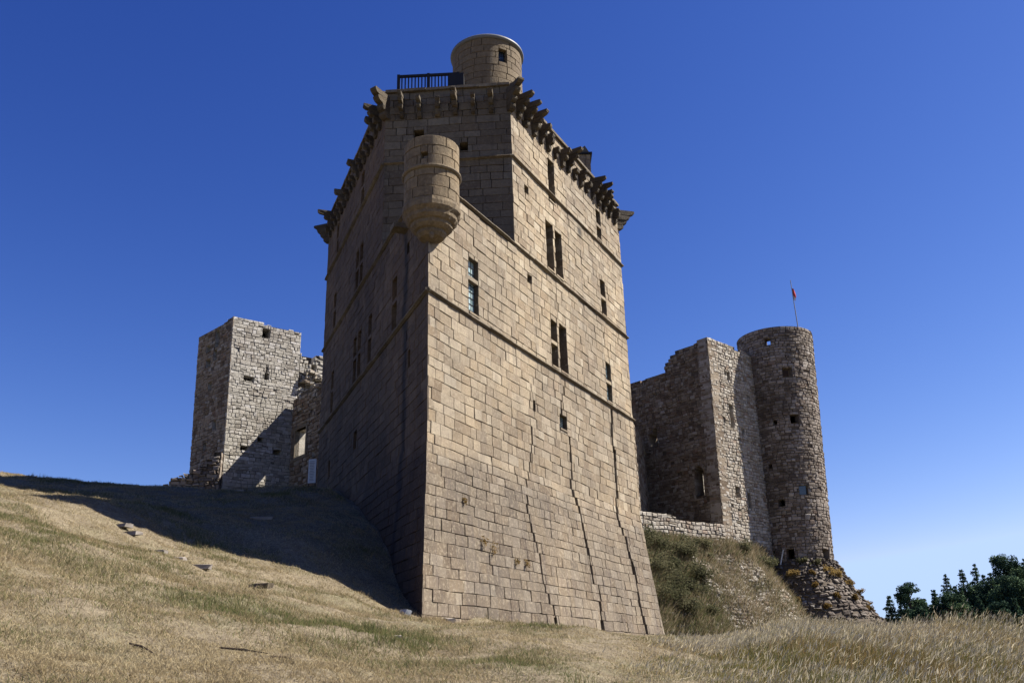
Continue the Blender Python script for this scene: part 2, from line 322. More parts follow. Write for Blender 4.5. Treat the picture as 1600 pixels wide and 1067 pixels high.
def masonry(name, M, s0, s1, zc, L, mats, parent, holes=(), cracks=(), gap=.022, dj=.012, cj=.004, bev=.014, depth=.12, T=.8, seed=1, top=None, bot=None, miss=0., sharp=(True, True), wig=0., back=True, sstep=1.0, open_top=True, split=0., brk=None, seg=0.):
    rng = random.Random(seed); mb = MB()
    def wob(s, z): return wig*(math.sin(s*1.7+z*.6)+.6*math.sin(s*3.9+z*2.3+1)) if wig else 0.
    for ci in range(len(zc)-1):
        a, b = zc[ci], zc[ci+1]; s = s0-rng.uniform(0, L[1]*.8); rects = []
        while s < s1:
            l = rng.uniform(*L)*(1.5 if rng.random() < .12 else 1)
            x0, x1 = max(s, s0), min(s+l, s1); s += l
            if x1-x0 < .07: continue
            if s1-s < L[0]*.4: x1 = s1; s = s1+1
            if split and rng.random() < split:
                mz = a+(b-a)*rng.uniform(.4, .6); rects += [(x0, x1, a, mz), (x0, x1, mz, b)]
            else: rects.append((x0, x1, a, b))
        if brk and a >= brk[1]-.2: rects = [q for r in rects for q in (((r[0], brk[0], r[2], r[3]), (brk[0], r[1], r[2], r[3])) if r[0] < brk[0] < r[1] else (r,))]
        for h in holes: rects = subtract(rects, h)
        zm = (a+b)/2
        for pl, wd in cracks:
            if pl[-1][1] > b or pl[0][1] < a: continue
            for (cs0, cz0), (cs1, cz1) in zip(pl[:-1], pl[1:]):
                if cz1 <= zm <= cz0:
                    f = (cz0-zm)/max(cz0-cz1, 1e-6); cs = cs0+(cs1-cs0)*f+rng.uniform(-.03, .03); ww = wd*rng.uniform(.6, 1.3); rects = subtract(rects, (cs-ww/2, cs+ww/2, a-.01, b+.01))
        for x0, x1, y0, y1 in rects:
            if top and y1 > top((x0+x1)/2)+.04: continue
            if bot and y0 < bot((x0+x1)/2): continue
            if miss and rng.random() < miss: continue
            g = gap/2*rng.uniform(.35, 1.5)
            gl = 0 if (sharp[0] and x0 <= s0+1e-6) or (brk and abs(x0-brk[0]) < 1e-6 and y0 >= brk[1]-.2) else g; gr = 0 if (sharp[1] and x1 >= s1-1e-6) else g
            dd = rng.uniform(-dj, dj); bv = min(bev, (x1-x0)/4, (y1-y0)/4)
            def J(): return rng.uniform(-cj, cj)
            X0, X1, Y0, Y1 = x0+gl, x1-gr, y0+g*.8, y1-g*.8
            if gl == 0 and rng.random() < .45: X0 += abs(rng.gauss(0, .016))+(.04 if rng.random() < .12 else 0)
            cs = [(X0, Y0), (X1, Y0), (X1, Y1), (X0, Y1)]
            cs = [(p+(0 if (gl == 0 and p == X0) or (gr == 0 and p == X1) else J()), q+J()) for p, q in cs]
            cx, cy = (X0+X1)/2, (Y0+Y1)/2; sx = 1-2*bv/(X1-X0); sy = 1-2*bv/(Y1-Y0)
            bl = 0 if gl == 0 else 1; br = 0 if gr == 0 else 1
            inn = [(p+(bv*bl if i in (0, 3) else -bv*br), q+(bv if i < 2 else -bv)) for i, (p, q) in enumerate(cs)]
            vs = [M(p, q+wob(p, q), dd+rng.uniform(-dj, dj)*.3) for p, q in inn]+[M(p, q+wob(p, q), dd-bv*(.9 if (i in (1, 2) and br) or (i in (0, 3) and bl) else .2)) for i, (p, q) in enumerate(cs)]+[M(p, q+wob(p, q), -depth) for p, q in cs]
            if seg and x1-x0 > seg*1.3:      # bend the block round the tower instead of leaving a flat facet
                k = int(math.ceil((x1-x0)/seg)); vs = []; d0 = dd
                for i in range(k+1):
                    f = i/k; top_i = (inn[3][0]+(inn[2][0]-inn[3][0])*f, inn[3][1]+(inn[2][1]-inn[3][1])*f); bot_i = (inn[0][0]+(inn[1][0]-inn[0][0])*f, inn[0][1]+(inn[1][1]-inn[0][1])*f)
                    top_o = (cs[3][0]+(cs[2][0]-cs[3][0])*f, cs[3][1]+(cs[2][1]-cs[3][1])*f); bot_o = (cs[0][0]+(cs[1][0]-cs[0][0])*f, cs[0][1]+(cs[1][1]-cs[0][1])*f)
                    vs += [M(*bot_o, -depth), M(*bot_o, d0-bv*.9), M(*bot_i, d0), M(*top_i, d0), M(*top_o, d0-bv*.9), M(*top_o, -depth)]
                fs = [(6*i+j, 6*i+6+j, 6*i+7+j, 6*i+1+j) for i in range(k) for j in range(5)]+[(0, 1, 2, 3, 4, 5), tuple(6*k+j for j in (5, 4, 3, 2, 1, 0))]
                mb.poly(vs, fs, rng.random()); continue
            mb.poly(vs, [(0, 1, 2, 3), (4, 5, 1, 0), (5, 6, 2, 1), (6, 7, 3, 2), (7, 4, 0, 3), (8, 9, 5, 4), (9, 10, 6, 5), (10, 11, 7, 6), (11, 8, 4, 7)], rng.random())
    # core with real thickness, openings and ragged top
    sb = set(np.round(np.linspace(s0, s1, max(2, int((s1-s0)/sstep)+2)), 4)); zb = set(zc if (top or bot or not back) else [zc[0], zc[-1]]) | set(np.round(np.linspace(zc[0], zc[-1], max(2, int((zc[-1]-zc[0])/2.0)+1)), 4))
    if brk: sb.add(brk[0])
    for h in holes: sb |= {q for q in h[:2] if s0 < q < s1}; zb |= {q for q in h[2:] if zc[0] < q < zc[-1]}
    sb = sorted(sb); zb = sorted(zb); ns, nz = len(sb)-1, len(zb)-1
    def solid(i, j):
        if i < 0 or j < 0 or i >= ns or j >= nz: return False
        sm, zm = (sb[i]+sb[i+1])/2, (zb[j]+zb[j+1])/2
        if top and zb[j+1] > top(sm)+.05: return False
        if bot and zb[j] < bot(sm)-.3: return False
        return not any(h[0] < sm < h[1] and h[2] < zm < h[3] for h in holes)
    dF = -depth+.004; dR = .004*0-.01
    for i in range(ns):
        for j in range(nz):
            if not solid(i, j): continue
            a, b, c, d = sb[i], sb[i+1], zb[j], zb[j+1]
            q = lambda s, z, o: M(s, z, o)
            mb.face([q(a, c, dF), q(b, c, dF), q(b, d, dF), q(a, d, dF)], .5, 1)
            if back: mb.face([q(a, c, -T), q(a, d, -T), q(b, d, -T), q(b, c, -T)], .3, 2)
            for (ni, nj, e) in ((i-1, j, ((a, c), (a, d))), (i+1, j, ((b, d), (b, c))), (i, j-1, ((b, c), (a, c))), (i, j+1, ((a, d), (b, d)))):
                if not solid(ni, nj) and (nj >= 0):
                    edge = ni < 0 or ni >= ns
                    (p, r), (u, v) = e; f0 = dF if edge or (top and nj >= nz) else -.012
                    mb.face([q(p, r, f0), q(p, r, -T), q(u, v, -T), q(u, v, f0)], rng.random(), 2)
    return mb.build(name, mats, parent)
def prof(pts):
    def f(s):
        if s <= pts[0][0]: return pts[0][1]
        for (a, b), (c, d) in zip(pts[:-1], pts[1:]):
            if s <= c: return b+(d-b)*(s-a)/(c-a)
        return pts[-1][1]
    return f

# ------------------------------------------------------------------ the keep
AR, AL, AC = R_(27.079), R_(-22.219), R_(91.97)
nRv = Vector((math.cos(AR), -math.sin(AR), 0)); nLv = Vector((-math.cos(AL), math.sin(AL), 0))
ZB = 9.3
def batt(s, z): return max(0., ZB-z)/(ZB-3.4)*(.4+.4*s/19.8) + (0.02 if z < ZB else 0)
def wall_map(d, n):
    def M(s, z, o):
        b = batt(s, z); o = max(o, -1.12*max(s, 0)) if o < 0 else o; p = P0+d*(s-2.18*b*max(0, 1-s/6))+n*(b+o)
        k = b*max(0, (s-15)/4.8)*.0
        return (p.x+d.x*k, p.y+d.y*k, z)
    return M
MR, ML = wall_map(DRv, nRv), wall_map(DLv, nLv)
SE, SC = 19.75, 6.68
CR = P0+DRv*SC; CL = P0+DLv*6.82; dCv = (CR-CL).normalized(); nCv = Vector((dCv.y, -dCv.x, 0)); WC = (CR-CL).length
MC = plane(CL, dCv, nCv)
keep = thing('castle_keep', 'tall pale granite keep with sharp sunlit spur, cracked battered base and corbelled roofline', 'castle keep', (P0.x, P0.y, 3.4))
rk = random.Random(5)
KC = courses(2.4, ZB, .32, .41, rk)+courses(ZB, 14.2, .33, .41, rk)[1:]+courses(14.2, 18.75, .34, .42, rk)[1:]+courses(18.75, 23.1, .33, .42, rk)[1:]+courses(23.1, 26.75, .33, .41, rk)[1:]
WR = {'w1': (2.79, 3.51, 14.42, 16.71), 'w2a': (9.98, 10.62, 14.42, 16.62), 'w2b': (10.86, 11.66, 14.42, 16.72), 'w3a': (9.90, 10.66, 19.05, 21.5), 'w3b': (10.86, 11.64, 19.05, 21.4),
      'w4': (10.42, 11.14, 22.75, 25.05), 'w5': (16.35, 16.98, 23.32, 25.1), 'w6': (16.34, 16.98, 19.02, 21.0), 'w7': (16.3, 17.0, 14.42, 16.5), 'ov': (10.5, 11.25, 11.72, 12.4)}
holesR = list(WR.values())+[(7.80, 8.22, 17.6, 17.98), (7.80, 8.20, 21.9, 22.28), (7.80, 8.1, 25.35, 25.7), (7.9, 8.14, 11.9, 12.35), (16.62, 16.95, 11.55, 12.1), (17.05, 17.35, 6.2, 6.75), (7.97, 8.17, 3.2, 3.85), (12.25, 12.5, 3.4, 3.9)]
cracks = [([(7.75, 11.3), (7.7, 10.84), (7.64, 10.1), (7.3, 9.29), (6.83, 8.6)], .08), ([(6.9, 8.2), (6.73, 7.92), (6.99, 6.82), (7.34, 6.11), (7.42, 5.04), (7.59, 4.7), (7.96, 4.28), (8.17, 3.71), (8.23, 3.0)], .11),
          ([(11.3, 14.1), (11.06, 13.59), (10.71, 12.83), (10.66, 12.33)], .10), ([(11.46, 11.44), (11.52, 10.0), (11.24, 9.29), (11.63, 8.91), (11.93, 8.26), (12.07, 7.02), (12.15, 6.2), (12.16, 5.36), (12.72, 5.2), (12.49, 4.21), (12.37, 3.2)], .17),
          ([(16.8, 14.11), (16.57, 12.76), (16.77, 11.54), (16.8, 9.8), (16.48, 9.38), (16.37, 8.61), (17.0, 7.86), (17.06, 6.92), (17.4, 6.25), (17.2, 4.87), (17.35, 4.08), (17.55, 3.2)], .27),
          ([(16.56, 18.4), (16.28, 17.59), (16.9, 17.0), (16.91, 16.5)], .05), ([(10.8, 18.5), (10.7, 17.9), (10.8, 17.2), (10.75, 16.7)], .05)]
topR = prof([(0, 18.75), (SC-.001, 18.75), (SC, 26.8), (30, 26.8)]); topL = prof([(0, 18.75), (6.819, 18.75), (6.82, 26.8), (30, 26.8)])
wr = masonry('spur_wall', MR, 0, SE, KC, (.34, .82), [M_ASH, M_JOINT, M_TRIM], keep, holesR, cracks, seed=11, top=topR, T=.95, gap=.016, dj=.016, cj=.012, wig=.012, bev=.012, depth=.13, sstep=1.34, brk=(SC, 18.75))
wr['label'] = 'sunlit cream granite wall with two long cracks'
HL = {'a': (4.25, 4.93, 14.42, 16.7), 'b': (8.4, 8.98, 14.42, 16.7), 'c1': (10.55, 11.15, 19.05, 21.15), 'c2': (11.4, 11.98, 19.05, 21.15), 'd1': (10.4, 11.0, 14.42, 16.7), 'd2': (11.3, 11.95, 14.42, 16.7),
      'e': (16.66, 17.25, 19.05, 21.1), 'f': (16.7, 17.2, 23.3, 25.2), 'g': (16.5, 17.05, 14.42, 16.7), 'h': (10.65, 11.3, 11.3, 12.1), 'i': (16.5, 16.9, 11.2, 12.1), 'j': (10.76, 11.36, 23.3, 25.1)}
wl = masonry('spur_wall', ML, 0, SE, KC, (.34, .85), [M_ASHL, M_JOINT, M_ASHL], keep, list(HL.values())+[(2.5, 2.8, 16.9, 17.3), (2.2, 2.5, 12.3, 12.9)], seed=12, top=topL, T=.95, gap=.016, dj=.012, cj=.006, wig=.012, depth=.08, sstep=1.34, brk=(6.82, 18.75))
wl['label'] = 'shaded dark brown granite wall with a black water stain'
zcc = [z for z in KC if z > 18.0]
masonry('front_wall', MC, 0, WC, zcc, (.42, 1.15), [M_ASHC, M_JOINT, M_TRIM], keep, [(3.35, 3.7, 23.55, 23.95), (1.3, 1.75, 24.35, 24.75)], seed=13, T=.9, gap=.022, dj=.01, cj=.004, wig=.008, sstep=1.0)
# rear body, roof deck, terrace
RR = P0+DRv*SE; RL = P0+DLv*SE; dB = (RL-RR).normalized(); nB = Vector((dB.y, -dB.x, 0))
if nB.y < 0: nB = -nB
RR2 = RR+Vector((-1.2, 9, 0)); RL2 = RL+Vector((1.2, 9, 0))
for a, b in ((RR, RR2), (RL2, RL), (RR2, RL2)):
    d = (b-a).normalized(); n = Vector((d.y, -d.x, 0)); mid = (a+b)/2
    if n.dot(mid-Vector((-2, 45, 0))) < 0: n = -n
    masonry('rear_wall', plane(a, d, n), 0, (b-a).length, courses(3, 26.7, .5, .6, rk), (.8, 1.4), [M_ASHC, M_JOINT, M_TRIM], keep, seed=14, sstep=3)
mb = MB()
ins = lambda P, q: P+(Vector((-2, 42, 0))-P).normalized()*q
for z in (26.35,):
    ps = [ins(CL, .3), ins(CR, .3), ins(RR, .3), ins(RR2, .3), ins(RL2, .3), ins(RL, .3)]; mb.poly([(p.x, p.y, z) for p in ps]+[(p.x, p.y, z-.3) for p in ps], [tuple(range(6)), tuple(range(11, 5, -1))])
mb.build('roof_deck', M_DECK, keep)
mb = MB(); ps = [P0+Vector((0, .5, 0)), ins(CR, -.0)+Vector((-.2, 0.1, 0)), ins(CL, 0)+Vector((.2, .1, 0))]
mb.poly([(p.x, p.y, 18.6) for p in ps]+[(p.x, p.y, 18.3) for p in ps], [(0, 1, 2), (5, 4, 3)]); mb.build('terrace_deck', M_DECK, keep)
for zf in (9.0, 14.0, 22.7):   # floors inside keep the rooms dark
    mb = MB(); ps = [P0+Vector((0, 1.5, 0)) if zf < 18 else ins(CL, 1), ins(CR, 1), ins(RR, 1), ins(RR2, 1), ins(RL2, 1), ins(RL, 1), ins(CL, 1)][:7 if zf < 18 else 6]
    mb.poly([(p.x, p.y, zf) for p in ps], [tuple(range(len(ps)))]); mb.build('floor_deck', M_WOODD, keep)

def string_course(pts, nrm, z, hgt=.14, pr=.125, seed=1, gaps=()):
    """moulded band following points; nrm = outward normals"""
    rng = random.Random(seed); mb = MB()
    for (a, b), n in zip(zip(pts[:-1], pts[1:]), nrm):
        a = Vector(a); b = Vector(b); L = (b-a).length; d = (b-a)/L; s = 0
        while s < L-.01:
            l = min(rng.uniform(.8, 1.6), L-s)
            if not any(g0 < s+l/2 < g1 for g0, g1 in gaps):
                pj = pr*rng.uniform(.8, 1.1); dz = rng.uniform(-.008, .008)
                sec = [(-.05, hgt*.55), (pj*.35, hgt*.5), (pj*.9, hgt*.18), (pj, -.02), (pj*.85, -hgt*.25), (pj*.45, -hgt*.35), (pj*.3, -hgt*.5), (-.05, -hgt*.5)]
                vs = [a+d*(s+(.004 if s > 0 else -pj*0))+n*o+Vector((0, 0, z+dz+q)) for o, q in sec]+[a+d*(s+l-.004)+n*o+Vector((0, 0, z+dz+q)) for o, q in sec]
                k = len(sec); mb.poly(vs, [(i, i+1, k+i+1, k+i) for i in range(k-1)]+[tuple(range(k))[::-1], tuple(range(k, 2*k))], rng.random())
            s += l
    return mb.build('string_course', M_TRIM, keep)
tipo = lambda q: 0
def ext(P, d, q): return P+d*q
PRo = P0-DRv*.12; PLo = P0-DLv*.12
string_course([PRo, RR+DRv*.12], [nRv], 14.28, seed=1); string_course([PLo, RL+DLv*.12], [nLv], 14.28, seed=2)
string_course([P0, RR+DRv*.12], [nRv], 18.85, seed=3); string_course([P0, RL+DLv*.12], [nLv], 18.85, seed=4)
string_course([CR-dCv*0, RR+DRv*.12], [nRv], 23.12, seed=5, gaps=[(3.7, 4.5)]); string_course([CL, RL+DLv*.12], [nLv], 23.12, seed=6); string_course([CL-dCv*.0, CR+dCv*.08], [nCv], 23.12, seed=7)
# roof edge slabs
def edge_slab(a, b, n, z, seed):
    rng = random.Random(seed); mb = MB(); L = (b-a).length; d = (b-a)/L; s = 0
    while s < L-.01:
        l = min(rng.uniform(.7, 1.3), L-s); c = a+d*(s+l/2)+n*(.06-.25); mb.box((c.x, c.y, z+rng.uniform(-.015, .015)), l-.012, .62, .13, d, rng.random(), 0, .008, rng); s += l
    mb.build('roof_edge', M_TRIM, keep)
edge_slab(CR, RR, nRv, 26.82, 1); edge_slab(CL, RL, nLv, 26.82, 2); edge_slab(CL, CR, nCv, 26.82, 3)
def corbel(P, n, kind, seed, z0=25.35, wd=.23):
    rng = random.Random(seed); mb = MB(); n = Vector(n).normalized(); t = Vector((-n.y, n.x, 0))
    st = {'L': [(.20, .30), (.40, .30), (.62, .31), (.94, .28)], 'M': [(.20, .32), (.40, .32), (.62, .32)], 'S': [(.18, .28), (.36, .30)], 'C': [(.25, .30), (.46, .30), (.70, .32), (.98, .30)]}[kind]
    tw_ = rng.uniform(-.10, .10); n = (n+t*tw_).normalized(); t = Vector((-n.y, n.x, 0)); wd *= rng.uniform(.8, 1.15); z0 += rng.uniform(-.05, .05)
    if kind in 'LM' and rng.random() < .25: st = st[:-1]+[(st[-1][0]*.72, st[-1][1]*.8)]
    z = z0
    for i, (pj, hh) in enumerate(st):
        pj *= rng.uniform(.9, 1.06); w2 = wd/2*rng.uniform(.92, 1.05)
        sec = [(-.12, 0), (pj*.45 if i == 0 else st[i-1][0]*.78, 0), (pj*.86, hh*.22), (pj*.98, hh*.5), (pj, hh*.8), (pj*.97, hh-.01), (-.12, hh-.01)]
        a = rng.random()
        vs = [P+n*o+t*w2+Vector((0, 0, z+q)) for o, q in sec]+[P+n*o-t*w2+Vector((0, 0, z+q)) for o, q in sec]; k = len(sec)
        vs = [v+Vector([rng.uniform(-.02, .02) for _ in range(3)]) for v in vs]
        mb.poly(vs, [(i2, (i2+1) % k, k+(i2+1) % k, k+i2) for i2 in range(k)]+[tuple(range(k))[::-1], tuple(range(k, 2*k))], a)
        z += hh
    mb.build('corbel', M_CORB, keep)
kr = 'LLLMMSMLSMSLLLMM'
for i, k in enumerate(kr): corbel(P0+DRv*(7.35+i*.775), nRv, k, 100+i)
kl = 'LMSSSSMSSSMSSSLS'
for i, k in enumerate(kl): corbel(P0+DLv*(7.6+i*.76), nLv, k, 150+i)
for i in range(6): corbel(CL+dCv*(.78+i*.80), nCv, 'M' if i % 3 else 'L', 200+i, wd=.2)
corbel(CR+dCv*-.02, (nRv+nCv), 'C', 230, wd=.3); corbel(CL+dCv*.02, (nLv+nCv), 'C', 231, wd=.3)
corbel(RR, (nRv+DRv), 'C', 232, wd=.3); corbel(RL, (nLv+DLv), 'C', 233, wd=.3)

def window(M, n, r, transom=None, glass=None, jag=False, wall='w'):
    """stone cross bar and leaded glazing set in the opening r=(s0,s1,z0,z1)"""
    s0, s1, z0, z1 = r; mb = MB()
    def bar(a, b, c, d, o0=-.06, o1=-.28):
        nonlocal mb
        vs = [M(s, z, o) for o in (o0, o1) for s, z in ((a, c), (b, c), (b, d), (a, d))]
        mb.poly(vs, [(0, 1, 2, 3), (7, 6, 5, 4), (0, 4, 5, 1), (1, 5, 6, 2), (2, 6, 7, 3), (3, 7, 4, 0)], rnd.random())
    bar(s0, s1, z0-.0, z0+.07, .03, -.3)
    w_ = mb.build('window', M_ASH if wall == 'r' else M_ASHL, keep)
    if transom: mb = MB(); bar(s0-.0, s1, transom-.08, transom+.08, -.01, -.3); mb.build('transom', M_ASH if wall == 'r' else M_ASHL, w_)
    if glass:
        g = MB(); z00 = z0 if glass == 'full' else z0
        g.face([M(s0, z0, -.2), M(s1, z0, -.2), M(s1, z1, -.2), M(s0, z1, -.2)])
        go = g.build('glass', M_GLASS, w_)
        l = MB()
        for k in range(1, 9):
            z = z0+(z1-z0)*k/9; a, b = Vector(M(s0, z, -.185)), Vector(M(s1, z, -.185)); l.tube([a, b], .014, 4)
        for k in range(1, 3):
            s = s0+(s1-s0)*k/3; l.tube([Vector(M(s, z0, -.185)), Vector(M(s, z1, -.185))], .012, 4)
        l.build('glazing_bars', M_IRON, w_)
rnd = random.Random(3)
window(MR, nRv, WR['w1'], 15.86, True, wall='r'); window(MR, nRv, WR['w7'], 15.5, True, wall='r'); window(MR, nRv, WR['w5'], 24.2, wall='r'); window(MR, nRv, WR['w6'], 20.05, wall='r')
window(MR, nRv, WR['w2a'], 15.6, wall='r'); window(MR, nRv, WR['w2b'], wall='r'); window(MR, nRv, WR['w3a'], wall='r'); window(MR, nRv, WR['w3b'], wall='r'); window(MR, nRv, WR['w4'], wall='r'); window(MR, nRv, WR['ov'], None, True, wall='r')
for k, tr in dict(a=15.7, b=15.7, c1=20.2, c2=20.2, d1=15.7, d2=15.7, e=20.2, f=24.3, g=15.7, j=24.3, i=None).items(): window(ML, nLv, HL[k], tr, k in 'ab', wall='l')

# corner watch turret on the tip of the spur
BC = (-2.72, 29.08); BR = .99
tur = MB(); pr = [(.26, 16.2), (.42, 16.24), (.52, 16.36), (.52, 16.46), (.62, 16.5), (.73, 16.6), (.74, 16.72), (.82, 16.76), (.91, 16.86), (.92, 16.98), (.95, 17.02), (1.03, 17.12), (1.04, 17.28), (1.01, 17.42), (.97, 17.44)]
rt_ = random.Random(77)
n0 = len(tur.v); tur.lathe(BC, [(0.02, 16.1)]+pr, 56, .3); tur.v = [(BC[0]+(x-BC[0])*(1+rt_.uniform(-.022, .022)), BC[1]+(y-BC[1])*(1+rt_.uniform(-.022, .022)), z+rt_.uniform(-.012, .012)) for x, y, z in tur.v]; tur.a = [.1+.13*((i//7)*5 % 7) for i in range(len(tur.f))]
AZB = R_(182)
holesB = [(-.28, -.02, 18.92, 19.18)]
wt = masonry('watch_turret', cyl(BC[0], BC[1], BR, AZB), -math.pi*BR, math.pi*BR, courses(17.44, 19.85, .34, .42, random.Random(8)), (.42, .8), [M_TUR, M_JOINT, M_TUR], keep, holesB, T=.28, seed=21, depth=.05, gap=.018, dj=.010, cj=.005, sstep=.1, sharp=(False, False), seg=.07)
tur.build('corbelled_base', M_TUR, wt, smooth=False)
tb = MB(); tb.tube([(BC[0]+.05, BC[1]-.44, 16.28), (BC[0]+.05, BC[1]-.46, 16.15), (BC[0]+.05, BC[1]-.46, 16.05)], [.07, .085, .03], 8); tb.build('pendant', M_TUR, wt)
tb = MB(); tb.lathe(BC, [(.96, 18.54), (1.04, 18.56), (1.08, 18.61), (1.07, 18.67), (.96, 18.72)], 48); tb.build('ring_moulding', M_TRIM, wt)
tb = MB(); tb.lathe(BC, [(.9, 17.6), (0.01, 17.6)], 32); tb.build('turret_floor', M_TRIM, wt)
# roof turret
TCn = (-.86, 39.0)
rt = masonry('stair_turret', cyl(TCn[0], TCn[1], 1.74, R_(180)), -math.pi*1.74, math.pi*1.74, courses(26.3, 31.25, .34, .44, random.Random(9)), (.5, 1.0), [M_TUR2, M_JOINT, M_TUR2], keep, [(.62, 1.06, 29.95, 30.68)], T=.35, seed=22, depth=.05, gap=.018, dj=.008, sstep=.15, sharp=(False, False), seg=.1)
tb = MB(); tb.lathe(TCn, [(1.6, 31.25), (1.84, 31.25), (1.86, 31.33), (1.84, 31.40), (0.01, 31.75)], 64); tb.build('turret_cap', M_LEAD, rt, True)
tb = MB(); MT = cyl(TCn[0], TCn[1], 1.74, R_(180)); tb.face([MT(.62, 29.95, -.2), MT(1.06, 29.95, -.2), MT(1.06, 30.68, -.2), MT(.62, 30.68, -.2)]); g = tb.build('window', M_GLASSD, rt)
tb = MB()
for k in (1, 2): tb.tube([MT(.62+.147*k, 29.95, -.16), MT(.62+.147*k, 30.68, -.16)], .014, 4); tb.tube([MT(.62, 29.95+.243*k, -.16), MT(1.06, 29.95+.243*k, -.16)], .014, 4)
tb.build('window_grille', M_IRON, rt)
# railing on the roof
tb = MB(); ra, rb_, rc = Vector((-4.95, 36.2, 0)), Vector((-2.15, 36.1, 0)), Vector((-5.35, 39.5, 0))
Z = lambda p, z: (p.x, p.y, z)
for a, b in ((ra, rb_), (ra, rc)):
    d = (b-a).normalized(); L = (b-a).length; mid = (a+b)/2
    tb.box(Z(mid, 28.32), L+.1, .11, .11, d); tb.box(Z(mid, 27.42), L, .08, .08, d)
    k = int(L/.15)
    for i in range(k+1): q = a+d*(L*i/k); tb.box(Z(q, 27.9), .055, .05, .95, d)
    for q in (a, b, mid): tb.box(Z(q, 27.5), .13, .13, 1.8, d)
tb.box((-2.25, 36.3, 27.9), .7, .5, .9); tb.build('railing', M_IRON, keep)
# chimney
tb = MB(); cc = Vector((4.22, 45.0, 0))
masonry('chimney', plane((3.75, 44.3), (1, .0), (0, -1)), 0, .85, courses(26.3, 28.85, .3, .36, rnd), (.3, .6), [M_ASH, M_JOINT, M_ASH], keep, seed=23, T=.9, depth=.06)
tb = MB(); tb.box((4.18, 44.78, 28.89), 1.06, 1.15, .12); tb.poly([(3.75, 44.35, 28.95), (4.6, 44.35, 28.95), (4.6, 45.2, 28.95), (3.75, 45.2, 28.95), (4.35, 44.45, 29.5), (4.35, 45.1, 29.5)], [(0, 1, 4), (1, 2, 5, 4), (2, 3, 5), (3, 0, 4, 5)]); tb.build('chimney_cap', M_IRON, keep)
tb = MB(); q = Vector(ML(2.95, 18.05, .25)); tb.box(q, .55, .62, .2, DLv, .4); tb.build('water_spout', M_TRIM, keep)

# ------------------------------------------------------------------ left: ruined square tower, curtain wall
LT = Vector((-20.13, 62.0, 0)); FRd = Vector((.79445, .60733, 0)); FLd = Vector((-.72105, .69288, 0)); nFR = Vector((FRd.y, -FRd.x, 0)); nFL = Vector((FLd.y, -FLd.x, 0))
if nFR.y > 0: nFR = -nFR
if nFL.y > 0: nFL = -nFL
sq = thing('square_tower', 'ruined square grey stone tower left of the keep with a small top window', 'tower', (LT.x, LT.y, 12))
ztl = 27.07
def lt_map(p, d, n, sh):
    def M(s, z, o):
        k = (ztl-z)/11.5; q = p+d*(s*(1+sh*k))+n*o; return (q.x+.14*k, q.y, z)
    return M
tc = courses(11.2, ztl, .20, .29, random.Random(31))
masonry('wall', lt_map(LT, FRd, nFR, -.05), 0, 5.3, tc, (.22, .52), [M_RUBG, M_MORTP, M_RUBG], sq, [(2.25, 2.85, 25.9, 26.6), (1.06, 1.84, 22.4, 22.75), (2.72, 2.84, 23.2, 23.7), (2.63, 2.98, 22.7, 23.2), (1.17, 1.79, 17.3, 17.62), (2.45, 2.85, 18.0, 18.35), (3.7, 4.36, 17.3, 17.65), (.22, .6, 24.4, 24.75)],
        seed=31, gap=.03, dj=.022, cj=.022, bev=.022, depth=.05, T=.9, miss=.006, wig=.02, split=.15, top=prof([(0, 27.1), (2, 27.1), (2.4, 27.0), (5.3, 26.95)]))
lw = masonry('wall', lt_map(LT, FLd, nFL, -.06), 0, 5.1, tc, (.26, .62), [M_RUBH, M_MORT, M_RUBG], sq, [(1.95, 2.5, 25.3, 26.6), (2.1, 2.6, 24.3, 25.1), (3.2, 3.8, 25.2, 25.75), (3.0, 3.7, 24.0, 24.6), (2.6, 3.1, 22.1, 22.7), (1.5, 2.0, 18.9, 19.6), (2.8, 3.2, 17.7, 18.2)],
        seed=32, gap=.03, dj=.02, cj=.025, bev=.02, depth=.045, T=.9, miss=.02, wig=.02, split=.2, top=prof([(0, 27.1), (1.0, 27.0), (1.4, 26.85), (5.1, 26.9)]))
lw['label'] = 'dark shaded face with a broken slit'
A1 = LT+FRd*4.6+FLd*.6; A2 = LT+FLd*4.3+FRd*.5
masonry('wall', plane(A1, FLd, -nFL), 0, 3.9, courses(11.2, 26.6, .5, .6, rnd), (.6, 1), [M_RUBG, M_MORT, M_RUBG], sq, seed=33, T=.7, depth=.1)
mb = MB(); mb.poly([tuple(LT+FRd*a+FLd*b+Vector((0, 0, 26.75))) for a, b in ((.3, .3), (4.7, .3), (4.7, 4.4), (.3, 4.4))], [(0, 1, 2, 3)]); mb.build('roof_deck', M_WOODD, sq)  # unseen deck added inside the tower to block sky behind the top window
masonry('wall', plane(A2, FRd, -nFR), 0, 4.1, courses(11.2, 26.7, .5, .6, rnd), (.6, 1), [M_RUBG, M_MORT, M_RUBG], sq, seed=34, T=.7, depth=.1)
